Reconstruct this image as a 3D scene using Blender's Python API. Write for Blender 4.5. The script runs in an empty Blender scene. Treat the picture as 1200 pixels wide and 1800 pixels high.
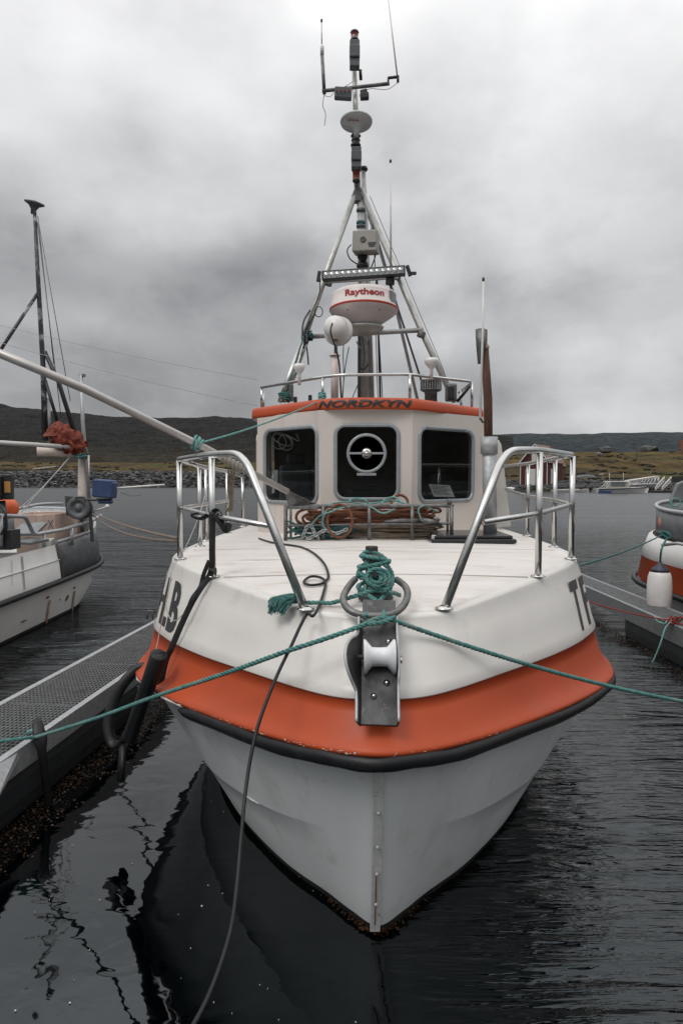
import bpy, bmesh, math, random
from mathutils import Vector, Matrix, noise as mnoise
random.seed(7)
C = bpy.context.scene
COL = C.collection
R = math.radians
PI = math.pi

# ------------------------------------------------------------------ camera
CAM_H, PITCH, F = 2.4, R(2.86), 1200.0
cam_d = bpy.data.cameras.new("camera"); cam = bpy.data.objects.new("camera", cam_d); COL.objects.link(cam)
cam.location = (0, 0, CAM_H); cam.rotation_euler = (R(90) - PITCH, 0, 0)
cam_d.sensor_fit = 'VERTICAL'; cam_d.sensor_height = 36; cam_d.lens = 24
cam_d.clip_start = 0.05; cam_d.clip_end = 20000
C.camera = cam

# ------------------------------------------------------------------ sky (overcast, broken cloud deck)
SUN_EL, SUN_AZ = 52, -140          # azimuth clockwise from +Y
W = bpy.data.worlds.new("World"); C.world = W; W.use_nodes = True
nt = W.node_tree; nt.nodes.clear()
def N(t, nt_, **kw):
    n = nt_.nodes.new(t)
    for k, v in kw.items(): setattr(n, k, v)
    return n
def math_node(nt_, op, a, b=None, c=None, clamp=False):
    n = nt_.nodes.new('ShaderNodeMath'); n.operation = op; n.use_clamp = clamp
    for i, s in enumerate((a, b, c)):
        if s is None: continue
        if isinstance(s, (int, float)): n.inputs[i].default_value = s
        else: nt_.links.new(s, n.inputs[i])
    return n.outputs[0]
def ramp(nt_, fac, stops, interp='LINEAR'):
    n = nt_.nodes.new('ShaderNodeValToRGB'); n.color_ramp.interpolation = interp
    e = n.color_ramp.elements
    while len(e) < len(stops): e.new(0.5)
    for i, (p, c) in enumerate(stops):
        e[i].position = p
        e[i].color = (c, c, c, 1) if isinstance(c, (int, float)) else (*c, 1)
    if fac is not None: nt_.links.new(fac, n.inputs[0])
    return n.outputs[0]
def mixc(nt_, fac, a, b, mode='MIX'):
    n = nt_.nodes.new('ShaderNodeMix'); n.data_type = 'RGBA'; n.blend_type = mode
    for s, i in ((fac, 0), (a, 6), (b, 7)):
        if isinstance(s, (int, float)): n.inputs[i].default_value = s
        elif isinstance(s, tuple): n.inputs[i].default_value = (*s, 1)
        else: nt_.links.new(s, n.inputs[i])
    return n.outputs[2]
sky = N('ShaderNodeTexSky', nt); sky.sky_type = 'NISHITA'; sky.sun_disc = False
sky.sun_elevation = R(SUN_EL); sky.sun_rotation = R(SUN_AZ)
tc = N('ShaderNodeTexCoord', nt)
sep = N('ShaderNodeSeparateXYZ', nt); nt.links.new(tc.outputs['Generated'], sep.inputs[0])
az = math_node(nt, 'ARCTAN2', sep.outputs[0], sep.outputs[1])       # radians right of +Y
el = math_node(nt, 'ARCSINE', sep.outputs[2])
comb = N('ShaderNodeCombineXYZ', nt)
nt.links.new(math_node(nt, 'MULTIPLY', az, 2.2), comb.inputs[0]); nt.links.new(math_node(nt, 'MULTIPLY', el, 3.4), comb.inputs[1])
comb.inputs[2].default_value = 3.7
n1 = N('ShaderNodeTexNoise', nt); n1.inputs['Scale'].default_value = 1.35; n1.inputs['Detail'].default_value = 3; n1.inputs['Roughness'].default_value = .42; n1.inputs['Distortion'].default_value = .15
nt.links.new(comb.outputs[0], n1.inputs['Vector'])
n2 = N('ShaderNodeTexNoise', nt); n2.inputs['Scale'].default_value = 2.6; n2.inputs['Detail'].default_value = 5; n2.inputs['Roughness'].default_value = .50
nt.links.new(comb.outputs[0], n2.inputs['Vector'])
n3 = N('ShaderNodeTexNoise', nt); n3.inputs['Scale'].default_value = 3.4; n3.inputs['Detail'].default_value = 6; n3.inputs['Roughness'].default_value = .56; n3.inputs['Distortion'].default_value = .1
nt.links.new(comb.outputs[0], n3.inputs['Vector'])
# brightness of the cloud base against elevation (in units of 90 degrees)
elw = math_node(nt, 'ADD', math_node(nt, 'DIVIDE', el, PI/2), math_node(nt, 'MULTIPLY', math_node(nt, 'SUBTRACT', n1.outputs[0], .5), .20))
base = ramp(nt, elw, [(0.0, .36), (0.06, .32), (0.13, .30), (.19, .33), (.25, .46), (.33, .68), (.40, .86), (.50, 1.45), (.85, 2.1)], 'B_SPLINE')
def lobe(a0, e0, wa, we, amp):
    x = math_node(nt, 'DIVIDE', math_node(nt, 'SUBTRACT', az, R(a0)), R(wa))
    y = math_node(nt, 'DIVIDE', math_node(nt, 'SUBTRACT', el, R(e0)), R(we))
    x = math_node(nt, 'ADD', x, math_node(nt, 'MULTIPLY', math_node(nt, 'SUBTRACT', n2.outputs[0], .5), 2.2))
    y = math_node(nt, 'ADD', y, math_node(nt, 'MULTIPLY', math_node(nt, 'SUBTRACT', n1.outputs[0], .5), 2.2))
    q = math_node(nt, 'ADD', math_node(nt, 'MULTIPLY', x, x), math_node(nt, 'MULTIPLY', y, y))
    return math_node(nt, 'MULTIPLY', math_node(nt, 'EXPONENT', math_node(nt, 'MULTIPLY', q, -1)), amp)
LOBES = [(-14, 16, 22, 7, -.07), (20, 20, 10, 9, .10), (22, 4, 11, 3.0, .16), (24, 11, 9, 5, .13), (-18, 5, 14, 4.0, -.07), (-18, 11.5, 8, 2.5, .09), (8, 11, 5, 2.5, .10),
         (13, 7, 4, 2, -.06), (-60, 22, 25, 9, -.08), (75, 18, 25, 9, .10), (150, 20, 40, 10, -.08)]
tot = base
for l in LOBES: tot = math_node(nt, 'ADD', tot, lobe(*l))
tot = math_node(nt, 'ADD', tot, math_node(nt, 'MULTIPLY', math_node(nt, 'SUBTRACT', n2.outputs[0], .5), .20))
tot = math_node(nt, 'ADD', tot, math_node(nt, 'MULTIPLY', math_node(nt, 'SUBTRACT', ramp(nt, n3.outputs[0], [(.38, 0.0), (.62, 1.0)], 'EASE'), .5), ramp(nt, elw, [(0.0, .05), (.2, .055), (.36, .03), (.6, .0)])))
tot = math_node(nt, 'MAXIMUM', tot, .14)
tint = ramp(nt, tot, [(0.15, (.975, .985, 1.01)), (.5, (.99, .99, 1.0)), (.9, (1.0, 1.0, 1.0))])
cloud = mixc(nt, 1.0, tint, tot, 'MULTIPLY')
skyd = mixc(nt, 1.0, sky.outputs[0], (.12, .12, .12), 'MULTIPLY')
final = mixc(nt, .97, skyd, cloud)
gr = math_node(nt, 'LESS_THAN', sep.outputs[2], -.01)
final = mixc(nt, gr, final, (.05, .055, .06))
bg = N('ShaderNodeBackground', nt); bg.inputs[1].default_value = 1.0
nt.links.new(final, bg.inputs[0])
wo = N('ShaderNodeOutputWorld', nt); nt.links.new(bg.outputs[0], wo.inputs[0])

sun_d = bpy.data.lights.new("sun", 'SUN'); sun_d.energy = .75; sun_d.angle = R(22); sun_d.color = (1, .97, .93)
sun = bpy.data.objects.new("sun", sun_d); COL.objects.link(sun)
sd = Vector((math.sin(R(SUN_AZ)) * math.cos(R(SUN_EL)), math.cos(R(SUN_AZ)) * math.cos(R(SUN_EL)), math.sin(R(SUN_EL))))
sun.rotation_euler = sd.to_track_quat('Z', 'Y').to_euler(); sun.location = (0, -10, 30)
C.view_settings.view_transform = 'Standard'; C.view_settings.look = 'None'; C.view_settings.gamma = 1
C.view_settings.use_curve_mapping = False; C.view_settings.exposure = 0.42
C.cycles.max_bounces = 8; C.cycles.transparent_max_bounces = 12

# ------------------------------------------------------------------ helpers
CP, SP = math.cos(PITCH), math.sin(PITCH)
def ray(px, py):
    x, y = (px - 600) / F, (900 - py) / F
    return Vector((x, y * SP + CP, y * CP - SP))
def P(px, py, Y):                 # the point Y metres ahead
    d = ray(px, py); return Vector((0, 0, CAM_H)) + d * (Y / d.y)
def PZ(px, py, z):                # the point at height z
    d = ray(px, py); return Vector((0, 0, CAM_H)) + d * ((z - CAM_H) / d.z)
def PL(px, py, A, B, off=0):      # the point on the upright plane through A and B (xy)
    A = Vector((A[0], A[1])); B = Vector((B[0], B[1])); n = Vector((-(B - A).y, (B - A).x)).normalized()
    if n.y > 0: n = -n            # towards the viewer's side
    d = ray(px, py); o = A + n * off
    return Vector((0, 0, CAM_H)) + d * (o.dot(n) / (d.x * n.x + d.y * n.y))

def root_loc(o):
    while o is not None and o.parent is not None: o = o.parent
    return Vector(o.location) if o is not None else Vector((0, 0, 0))
def tag(o, label=None, cat=None, group=None, kind=None):
    if label: o['label'] = label
    if cat: o['category'] = cat
    if group: o['group'] = group
    if kind: o['kind'] = kind
    return o
def empty(name, loc, label=None, cat=None, group=None):
    o = bpy.data.objects.new(name, None); o.empty_display_size = .2; o.location = loc; COL.objects.link(o)
    return tag(o, label, cat, group)

class MB:
    def __init__(s): s.v = []; s.f = []; s.m = []; s.sm = []
    def add(s, vs, fs, mi=0, smooth=False):
        o = len(s.v); s.v += [tuple(p) for p in vs]
        for f in fs: s.f.append(tuple(i + o for i in f)); s.m.append(mi); s.sm.append(smooth)
    def box(s, c, size, rot=None, mi=0):
        c = Vector(c); hx, hy, hz = (k / 2 for k in size)
        vs = [Vector((x, y, z)) for x in (-hx, hx) for y in (-hy, hy) for z in (-hz, hz)]
        if rot is not None:
            if not isinstance(rot, Matrix): rot = Matrix.Rotation(rot, 3, 'Z')
            vs = [rot @ v for v in vs]
        s.add([c + v for v in vs], [(0,1,3,2),(4,6,7,5),(0,4,5,1),(2,3,7,6),(0,2,6,4),(1,5,7,3)], mi)
        return s
    def beam(s, a, b, w, h, up=Vector((0,0,1)), mi=0):
        a, b = Vector(a), Vector(b); d = b - a; L = d.length; d.normalize()
        x = d.cross(up)
        if x.length < 1e-4: x = d.cross(Vector((0, 1, 0)))
        x.normalize(); u = x.cross(d)
        m = Matrix((x, d, u)).transposed()
        s.box((a + b) / 2, (w, L, h), m, mi); return s
    def tube(s, pts, r, n=10, closed=False, caps=True, mi=0, flat=None):
        pts = [Vector(p) for p in pts]; k = len(pts)
        rs = r if isinstance(r, (list, tuple)) else [r] * k
        T = []
        for i in range(k):
            a = pts[(i - 1) % k] if (closed or i > 0) else pts[i]
            b = pts[(i + 1) % k] if (closed or i < k - 1) else pts[i]
            t = b - a; T.append(t.normalized() if t.length > 1e-9 else Vector((0, 0, 1)))
        u = T[0].orthogonal().normalized() if flat is None else (Vector(flat) - T[0] * Vector(flat).dot(T[0])).normalized()
        vs = []
        for i in range(k):
            u = u - T[i] * u.dot(T[i])
            if u.length < 1e-6: u = T[i].orthogonal()
            u.normalize(); w = T[i].cross(u)
            for j in range(n):
                a = 2 * PI * j / n
                fx, fy = (rs[i], rs[i]) if not isinstance(rs[i], tuple) else rs[i]
                vs.append(pts[i] + u * math.cos(a) * fx + w * math.sin(a) * fy)
        fs = []
        for i in range(k if closed else k - 1):
            i2 = (i + 1) % k
            for j in range(n):
                j2 = (j + 1) % n; fs.append((i*n+j, i*n+j2, i2*n+j2, i2*n+j))
        s.add(vs, fs, mi, True)
        if caps and not closed:
            o = len(s.v) - k * n
            s.f.append(tuple(o + j for j in reversed(range(n)))); s.m.append(mi); s.sm.append(False)
            s.f.append(tuple(o + (k-1)*n + j for j in range(n))); s.m.append(mi); s.sm.append(False)
        return s
    def lathe(s, prof, c, axis=(0,0,1), n=24, mi=0, smooth=True, mis=None):
        c = Vector(c); q = Vector((0,0,1)).rotation_difference(Vector(axis).normalized()).to_matrix()
        vs = [c + q @ Vector((r*math.cos(2*PI*j/n), r*math.sin(2*PI*j/n), z)) for r, z in prof for j in range(n)]
        for i in range(len(prof) - 1):
            pass
        o = len(s.v); s.v += [tuple(p) for p in vs]
        for i in range(len(prof) - 1):
            for j in range(n):
                j2 = (j + 1) % n
                s.f.append((o+i*n+j, o+i*n+j2, o+(i+1)*n+j2, o+(i+1)*n+j)); s.m.append(mis[i] if mis else mi); s.sm.append(smooth)
        for end, i in ((0, 0), (1, len(prof) - 1)):
            if prof[i][0] > 1e-5:
                idx = [o + i*n + j for j in range(n)]
                if end == 0: idx.reverse()
                s.f.append(tuple(idx)); s.m.append(mis[min(i, len(prof)-2)] if mis else mi); s.sm.append(False)
        return s
    def grid(s, rows, mi=0, smooth=True, mis=None):
        n = len(rows[0]); o = len(s.v)
        for r in rows: s.v += [tuple(p) for p in r]
        for i in range(len(rows) - 1):
            for j in range(n - 1):
                s.f.append((o+i*n+j, o+i*n+j+1, o+(i+1)*n+j+1, o+(i+1)*n+j)); s.m.append(mis[i] if mis else mi); s.sm.append(smooth)
        return s
    def prism(s, poly, d, mi=0):      # planar loop of 3d points pushed along d
        poly = [Vector(p) for p in poly]; n = len(poly); d = Vector(d)
        s.add(poly + [p + d for p in poly], [tuple(range(n))[::-1], tuple(range(n, 2*n))] + [(i, (i+1) % n, (i+1) % n + n, i + n) for i in range(n)], mi)
        return s
    def build(s, name, mats, parent=None, bevel=0, label=None, fix=True, loc=None, seg=2):
        me = bpy.data.meshes.new(name)
        L = root_loc(parent) if parent is not None else (Vector(loc) if loc is not None else Vector((0, 0, 0)))
        me.from_pydata([(x - L.x, y - L.y, z - L.z) for x, y, z in s.v], [], s.f)
        if not isinstance(mats, (list, tuple)): mats = [mats]
        for m in mats: me.materials.append(m)
        me.polygons.foreach_set('material_index', s.m); me.polygons.foreach_set('use_smooth', s.sm)
        if fix:
            bm = bmesh.new(); bm.from_mesh(me); bmesh.ops.recalc_face_normals(bm, faces=bm.faces); bm.to_mesh(me); bm.free()
        me.update()
        o = bpy.data.objects.new(name, me); COL.objects.link(o)
        if parent is not None: o.parent = parent
        elif loc is not None: o.location = L
        if bevel:
            b = o.modifiers.new('bevel', 'BEVEL'); b.width = bevel; b.segments = seg; b.limit_method = 'ANGLE'; b.angle_limit = R(40)
        if label: o['label'] = label
        return o

def cr(pts, n=8, closed=False):   # Catmull-Rom
    pts = [Vector(p) for p in pts]; k = len(pts); out = []
    for i in range(k if closed else k - 1):
        g = lambda j: pts[j % k] if closed else pts[max(0, min(k-1, j))]
        a, b, c, d = g(i-1), g(i), g(i+1), g(i+2)
        for s in range(n):
            t = s / n
            out.append(.5 * ((2*b) + (c-a)*t + (2*a-5*b+4*c-d)*t*t + (3*b-a-3*c+d)*t**3))
    if not closed: out.append(pts[-1])
    return out
def fillet(pts, r, n=6):
    pts = [Vector(p) for p in pts]; out = [pts[0]]
    for i in range(1, len(pts) - 1):
        a, b, c = pts[i-1], pts[i], pts[i+1]
        q = min(r, (a-b).length * .48, (c-b).length * .48)
        p0, p2 = b + (a-b).normalized() * q, b + (c-b).normalized() * q
        for k in range(n + 1):
            t = k / n; out.append((1-t)**2 * p0 + 2*t*(1-t) * b + t*t * p2)
    out.append(pts[-1]); return out
def resample(pts, step, closed=False):
    pts = [Vector(p) for p in pts]
    if closed: pts = pts + [pts[0]]
    L = [0]
    for a, b in zip(pts, pts[1:]): L.append(L[-1] + (b-a).length)
    n = max(2, int(L[-1] / step)); out = []; j = 0
    for i in range(n + (0 if closed else 1)):
        s = L[-1] * i / n
        while j < len(L) - 2 and L[j+1] < s: j += 1
        t = (s - L[j]) / max(1e-9, L[j+1] - L[j]); out.append(pts[j].lerp(pts[j+1], min(1, t)))
    return out
def rope(mb, pts, r, pitch=None, closed=False, sides=5, per=7, mi=0):
    pitch = pitch or r * 6.5
    pts = resample(pts, pitch / per, closed); k = len(pts)
    T = [((pts[(i+1) % k] if (closed or i < k-1) else pts[i]) - (pts[(i-1) % k] if (closed or i > 0) else pts[i])).normalized() for i in range(k)]
    u = T[0].orthogonal().normalized(); st = [[], [], []]
    for i in range(k):
        u = (u - T[i] * u.dot(T[i])).normalized(); w = T[i].cross(u)
        for j in range(3):
            a = 2*PI*(i/per + j/3)
            st[j].append(pts[i] + (u*math.cos(a) + w*math.sin(a)) * r * .5)
    for j in range(3): mb.tube(st[j], r * .56, sides, closed=False, caps=True, mi=mi)
def sag(a, b, s, n=24):
    a, b = Vector(a), Vector(b)
    return [a.lerp(b, i/n) - Vector((0, 0, s * 4 * (i/n) * (1 - i/n))) for i in range(n+1)]
def wobble(pts, amp, sc=3, seed=0):
    return [p + mnoise.noise_vector(p * sc + Vector((seed, seed*.7, 0))) * amp for p in map(Vector, pts)]

# ------------------------------------------------------------------ materials
MATS = {}
def mat(name, c1, c2=None, scale=6, rough=.5, metal=0.0, bump=0.0, bscale=60, dirt=None, dscale=2.5, damt=.55, streak=None, spec=.5, stretch=(1, 1, 1), coat=0, alpha=None, rvar=.12):
    m = bpy.data.materials.new(name); m.use_nodes = True; t = m.node_tree
    b = t.nodes['Principled BSDF']; tcn = t.nodes.new('ShaderNodeTexCoord')
    mp = t.nodes.new('ShaderNodeMapping'); mp.inputs['Scale'].default_value = stretch; t.links.new(tcn.outputs['Object'], mp.inputs[0])
    def noi(s, det=5, r=.6, vec=mp.outputs[0], dis=0):
        n = t.nodes.new('ShaderNodeTexNoise'); n.inputs['Scale'].default_value = s; n.inputs['Detail'].default_value = det; n.inputs['Roughness'].default_value = r
        n.inputs['Distortion'].default_value = dis; t.links.new(vec, n.inputs['Vector']); return n.outputs[0]
    c2 = c2 or tuple(x * .86 for x in c1)
    col = mixc(t, ramp(t, noi(scale), [(.35, 0.0), (.65, 1.0)]), c1, c2)
    if dirt:
        col = mixc(t, ramp(t, noi(dscale, 8, .7), [(damt, 0.0), (damt + .13, 1.0)]), col, dirt)
    if streak:   # (colour, amount, width scale): runs down from fittings and seams
        ms = t.nodes.new('ShaderNodeMapping'); ms.inputs['Scale'].default_value = (streak[2], streak[2], streak[2] * .07); t.links.new(tcn.outputs['Object'], ms.inputs[0])
        f = ramp(t, noi(1.0, 4, .6, ms.outputs[0]), [(1 - streak[1], 0.0), (min(1, 1.22 - streak[1]), .75)])
        col = mixc(t, f, col, streak[0])
    t.links.new(col, b.inputs['Base Color'])
    rr = math_node(t, 'ADD', math_node(t, 'MULTIPLY', math_node(t, 'SUBTRACT', noi(scale * 2.3), .5), rvar * 2), rough, clamp=True)
    t.links.new(rr, b.inputs['Roughness'])
    b.inputs['Metallic'].default_value = metal; b.inputs['Specular IOR Level'].default_value = spec
    b.inputs['Coat Weight'].default_value = coat
    if bump:
        bn = t.nodes.new('ShaderNodeBump'); bn.inputs['Distance'].default_value = bump; bn.inputs['Strength'].default_value = 1
        t.links.new(noi(bscale, 4), bn.inputs['Height']); t.links.new(bn.outputs[0], b.inputs['Normal'])
    MATS[name] = m; return m
gel = mat('white_gelcoat', (.66, .635, .60), (.61, .585, .55), 1.6, .30, bump=.0005, bscale=9, streak=((.54, .50, .46), .38, 9), dirt=(.54, .51, .47), dscale=4, damt=.60)
deckm = mat('deck_gelcoat', (.68, .65, .625), (.62, .575, .54), 1.8, .48, bump=.0006, bscale=120, dirt=(.53, .45, .40), dscale=2.2, damt=.54, stretch=(1, 3.5, 1))
lowhull = mat('hull_bottom_white', (.70, .72, .72), (.63, .65, .655), 1.3, .32, bump=.001, bscale=4, streak=((.54, .53, .49), .44, 5.0), dirt=(.56, .55, .51), dscale=3.2, damt=.56)
boot = mat('boot_top', (.012, .016, .018), (.03, .03, .025), 12, .5, dirt=(.12, .07, .03), dscale=14, damt=.60)
orange = mat('orange_gelcoat', (.44, .068, .020), (.39, .060, .018), 1.4, .45, spec=.32, bump=.0006, bscale=7, dirt=(.40, .068, .024), dscale=5, damt=.56, streak=((.37, .065, .025), .42, 8))
rubber = mat('black_rubber', (.007, .0075, .0085), (.013, .0135, .015), 9, .42, spec=.32, bump=.0007, bscale=90, dirt=(.045, .047, .05), dscale=9, damt=.66)
blackp = mat('black_plastic', (.012, .012, .013), (.025, .025, .027), 8, .42)
steel = mat('stainless_tube', (.62, .62, .60), (.5, .5, .49), 9, .20, 1.0, bump=.0003, bscale=40, rvar=.08)
galv = mat('galvanised_steel', (.44, .45, .46), (.33, .34, .35), 22, .5, .45, bump=.0006, bscale=60, dirt=(.24, .235, .225), dscale=5, damt=.60)
oldgalv = mat('weathered_steel', (.20, .20, .195), (.10, .10, .10), 16, .5, .6, bump=.001, bscale=50, dirt=(.10, .055, .03), dscale=8, damt=.60)
darksteel = mat('dark_roller_steel', (.085, .085, .085), (.035, .034, .034), 11, .46, .55, bump=.0012, bscale=45, dirt=(.20, .19, .18), dscale=13, damt=.60, stretch=(1, 1, .5))
gratem = mat('grating_steel', (.27, .28, .285), (.19, .195, .20), 14, .5, .4, dirt=(.09, .085, .08), dscale=3, damt=.58)
alu = mat('mast_aluminium', (.50, .50, .48), (.38, .38, .37), 12, .42, .45, dirt=(.22, .21, .20), dscale=6, damt=.62)
cream = mat('wheelhouse_cream', (.63, .572, .52), (.59, .535, .49), 1.5, .4, streak=((.46, .39, .34), .44, 8), dirt=(.50, .43, .38), dscale=2.5, damt=.66)
winframe = mat('window_frame_alu', (.32, .345, .36), (.27, .29, .305), 14, .4, .25)
white = mat('white_plastic', (.72, .70, .68), (.64, .62, .60), 5, .35, dirt=(.5, .46, .42), dscale=6, damt=.66)
nylon = mat('nylon_roller', (.66, .67, .68), (.52, .53, .54), 6, .4)
teal = mat('teal_rope', (.040, .145, .135), (.09, .23, .21), 26, .85, bump=.001, bscale=300, dirt=(.17, .22, .20), dscale=7, damt=.54)
teallt = mat('faded_teal_rope', (.10, .27, .25), (.17, .34, .31), 30, .8, bump=.001, bscale=300)
tealdk = mat('dark_teal_rope', (.03, .10, .10), (.05, .15, .14), 30, .8)
brown = mat('brown_rope', (.19, .075, .04), (.12, .045, .025), 24, .85, bump=.001, bscale=300)
beige = mat('beige_rope', (.22, .175, .13), (.14, .11, .08), 24, .85, bump=.001, bscale=300)
greyr = mat('grey_line', (.40, .40, .38), (.3, .3, .28), 20, .8)
redr = mat('red_rope', (.30, .028, .012), (.2, .02, .009), 24, .75)
black = mat('black_paint', (.018, .018, .02), (.03, .03, .032), 20, .5)
redpr = mat('red_print', (.36, .025, .02), (.33, .022, .02), 20, .5)
stripe_red = mat('red_stripe', (.45, .06, .04), (.4, .05, .035), 10, .45)
redlens = mat('red_lens', (.16, .022, .018), (.10, .014, .012), 20, .2, coat=.4)
greyp = mat('grey_plastic', (.10, .11, .115), (.07, .075, .08), 14, .45)
greylt = mat('grey_beige_box', (.34, .32, .29), (.30, .28, .25), 8, .5)
rusty = mat('rusty_pipe', (.10, .045, .028), (.055, .026, .018), 18, .85, bump=.002, bscale=50, dirt=(.17, .085, .05), dscale=9, damt=.56, stretch=(1, 1, .35))
pinkp = mat('pale_pink_collar', (.5, .33, .28), (.42, .28, .23), 12, .6)
inner = mat('wheelhouse_interior', (.17, .15, .13), (.11, .10, .09), 4, .7)
fabric = mat('dark_upholstery', (.06, .065, .075), (.04, .042, .05), 12, .8)
paper = mat('paper', (.82, .82, .80), (.76, .76, .74), 6, .7)
lampg = mat('lamp_lens', (.45, .46, .47), (.3, .31, .32), 60, .15, .3)
floatm = mat('pontoon_float', (.018, .020, .022), (.028, .030, .032), 5, .42, bump=.001, bscale=14, dirt=(.05, .05, .046), dscale=3, damt=.62)
weed = mat('seaweed', (.012, .007, .003), (.05, .021, .007), 12, .4, spec=.3)
foamm = mat('foam', (.55, .56, .55), (.4, .42, .42), 30, .5)
tubm = mat('fish_tub', (.58, .44, .37), (.50, .38, .32), 3, .5, dirt=(.24, .13, .08), dscale=4, damt=.66)
greyhull = mat('grey_bulwark', (.21, .22, .23), (.14, .15, .155), 5, .4, .3, dirt=(.33, .34, .345), dscale=3, damt=.60)
oldwhite = mat('old_white_hull', (.70, .70, .68), (.63, .63, .61), 2, .4, bump=.002, bscale=3, streak=((.36, .30, .24), .36, 4.5), dirt=(.32, .22, .14), dscale=2.4, damt=.70)
rustwhite = mat('rust_stained_white', (.70, .62, .56), (.60, .52, .46), 6, .5, dirt=(.24, .085, .03), dscale=6, damt=.60)
rustm = mat('rust', (.20, .07, .025), (.13, .04, .015), 14, .85, bump=.002, bscale=60)
rusttr = mat('rust_runs', (.30, .17, .10), (.45, .36, .29), 9, .6)
sailcl = mat('rust_red_canvas', (.20, .034, .013), (.13, .022, .010), 7, .75, bump=.008, bscale=9)
bluec = mat('blue_canvas', (.035, .065, .16), (.025, .045, .11), 6, .5, bump=.006, bscale=7)
orgbuoy = mat('orange_buoy', (.75, .14, .035), (.62, .11, .03), 5, .45)
pinkbuoy = mat('faded_pink_buoy', (.50, .20, .15), (.40, .15, .11), 6, .5)
navy = mat('navy_rubber', (.03, .035, .06), (.02, .025, .04), 8, .45)
paintmast = mat('flaking_mast_paint', (.02, .022, .026), (.035, .037, .04), 14, .5, dirt=(.42, .42, .42), dscale=5, damt=.52, stretch=(1, 1, .7))
redwall = mat('red_wood', (.085, .018, .014), (.06, .013, .010), 3, .8)
whitewood = mat('white_wood', (.6, .6, .58), (.5, .5, .48), 4, .6)
roofm = mat('boathouse_roof', (.22, .12, .09), (.15, .08, .065), 2, .6)
darkwood = mat('dark_wood', (.03, .027, .024), (.018, .016, .015), 5, .8)
bluep = mat('blue_paint', (.03, .06, .16), (.025, .05, .13), 5, .4)
creamlt = mat('pale_cabin', (.55, .55, .53), (.48, .48, .47), 4, .4)

def glass_mat():
    m = bpy.data.materials.new('window_glass'); m.use_nodes = True; t = m.node_tree; t.nodes.clear()
    tr = t.nodes.new('ShaderNodeBsdfTransparent'); tr.inputs[0].default_value = (.86, .89, .88, 1)
    gl = t.nodes.new('ShaderNodeBsdfGlossy'); gl.inputs['Roughness'].default_value = .01; gl.inputs[0].default_value = (.9, .95, 1, 1)
    fr = t.nodes.new('ShaderNodeFresnel'); fr.inputs[0].default_value = 1.5
    mx = t.nodes.new('ShaderNodeMixShader'); o = t.nodes.new('ShaderNodeOutputMaterial')
    t.links.new(fr.outputs[0], mx.inputs[0]); t.links.new(tr.outputs[0], mx.inputs[1]); t.links.new(gl.outputs[0], mx.inputs[2]); t.links.new(mx.outputs[0], o.inputs[0])
    return m
glass = glass_mat()

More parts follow.
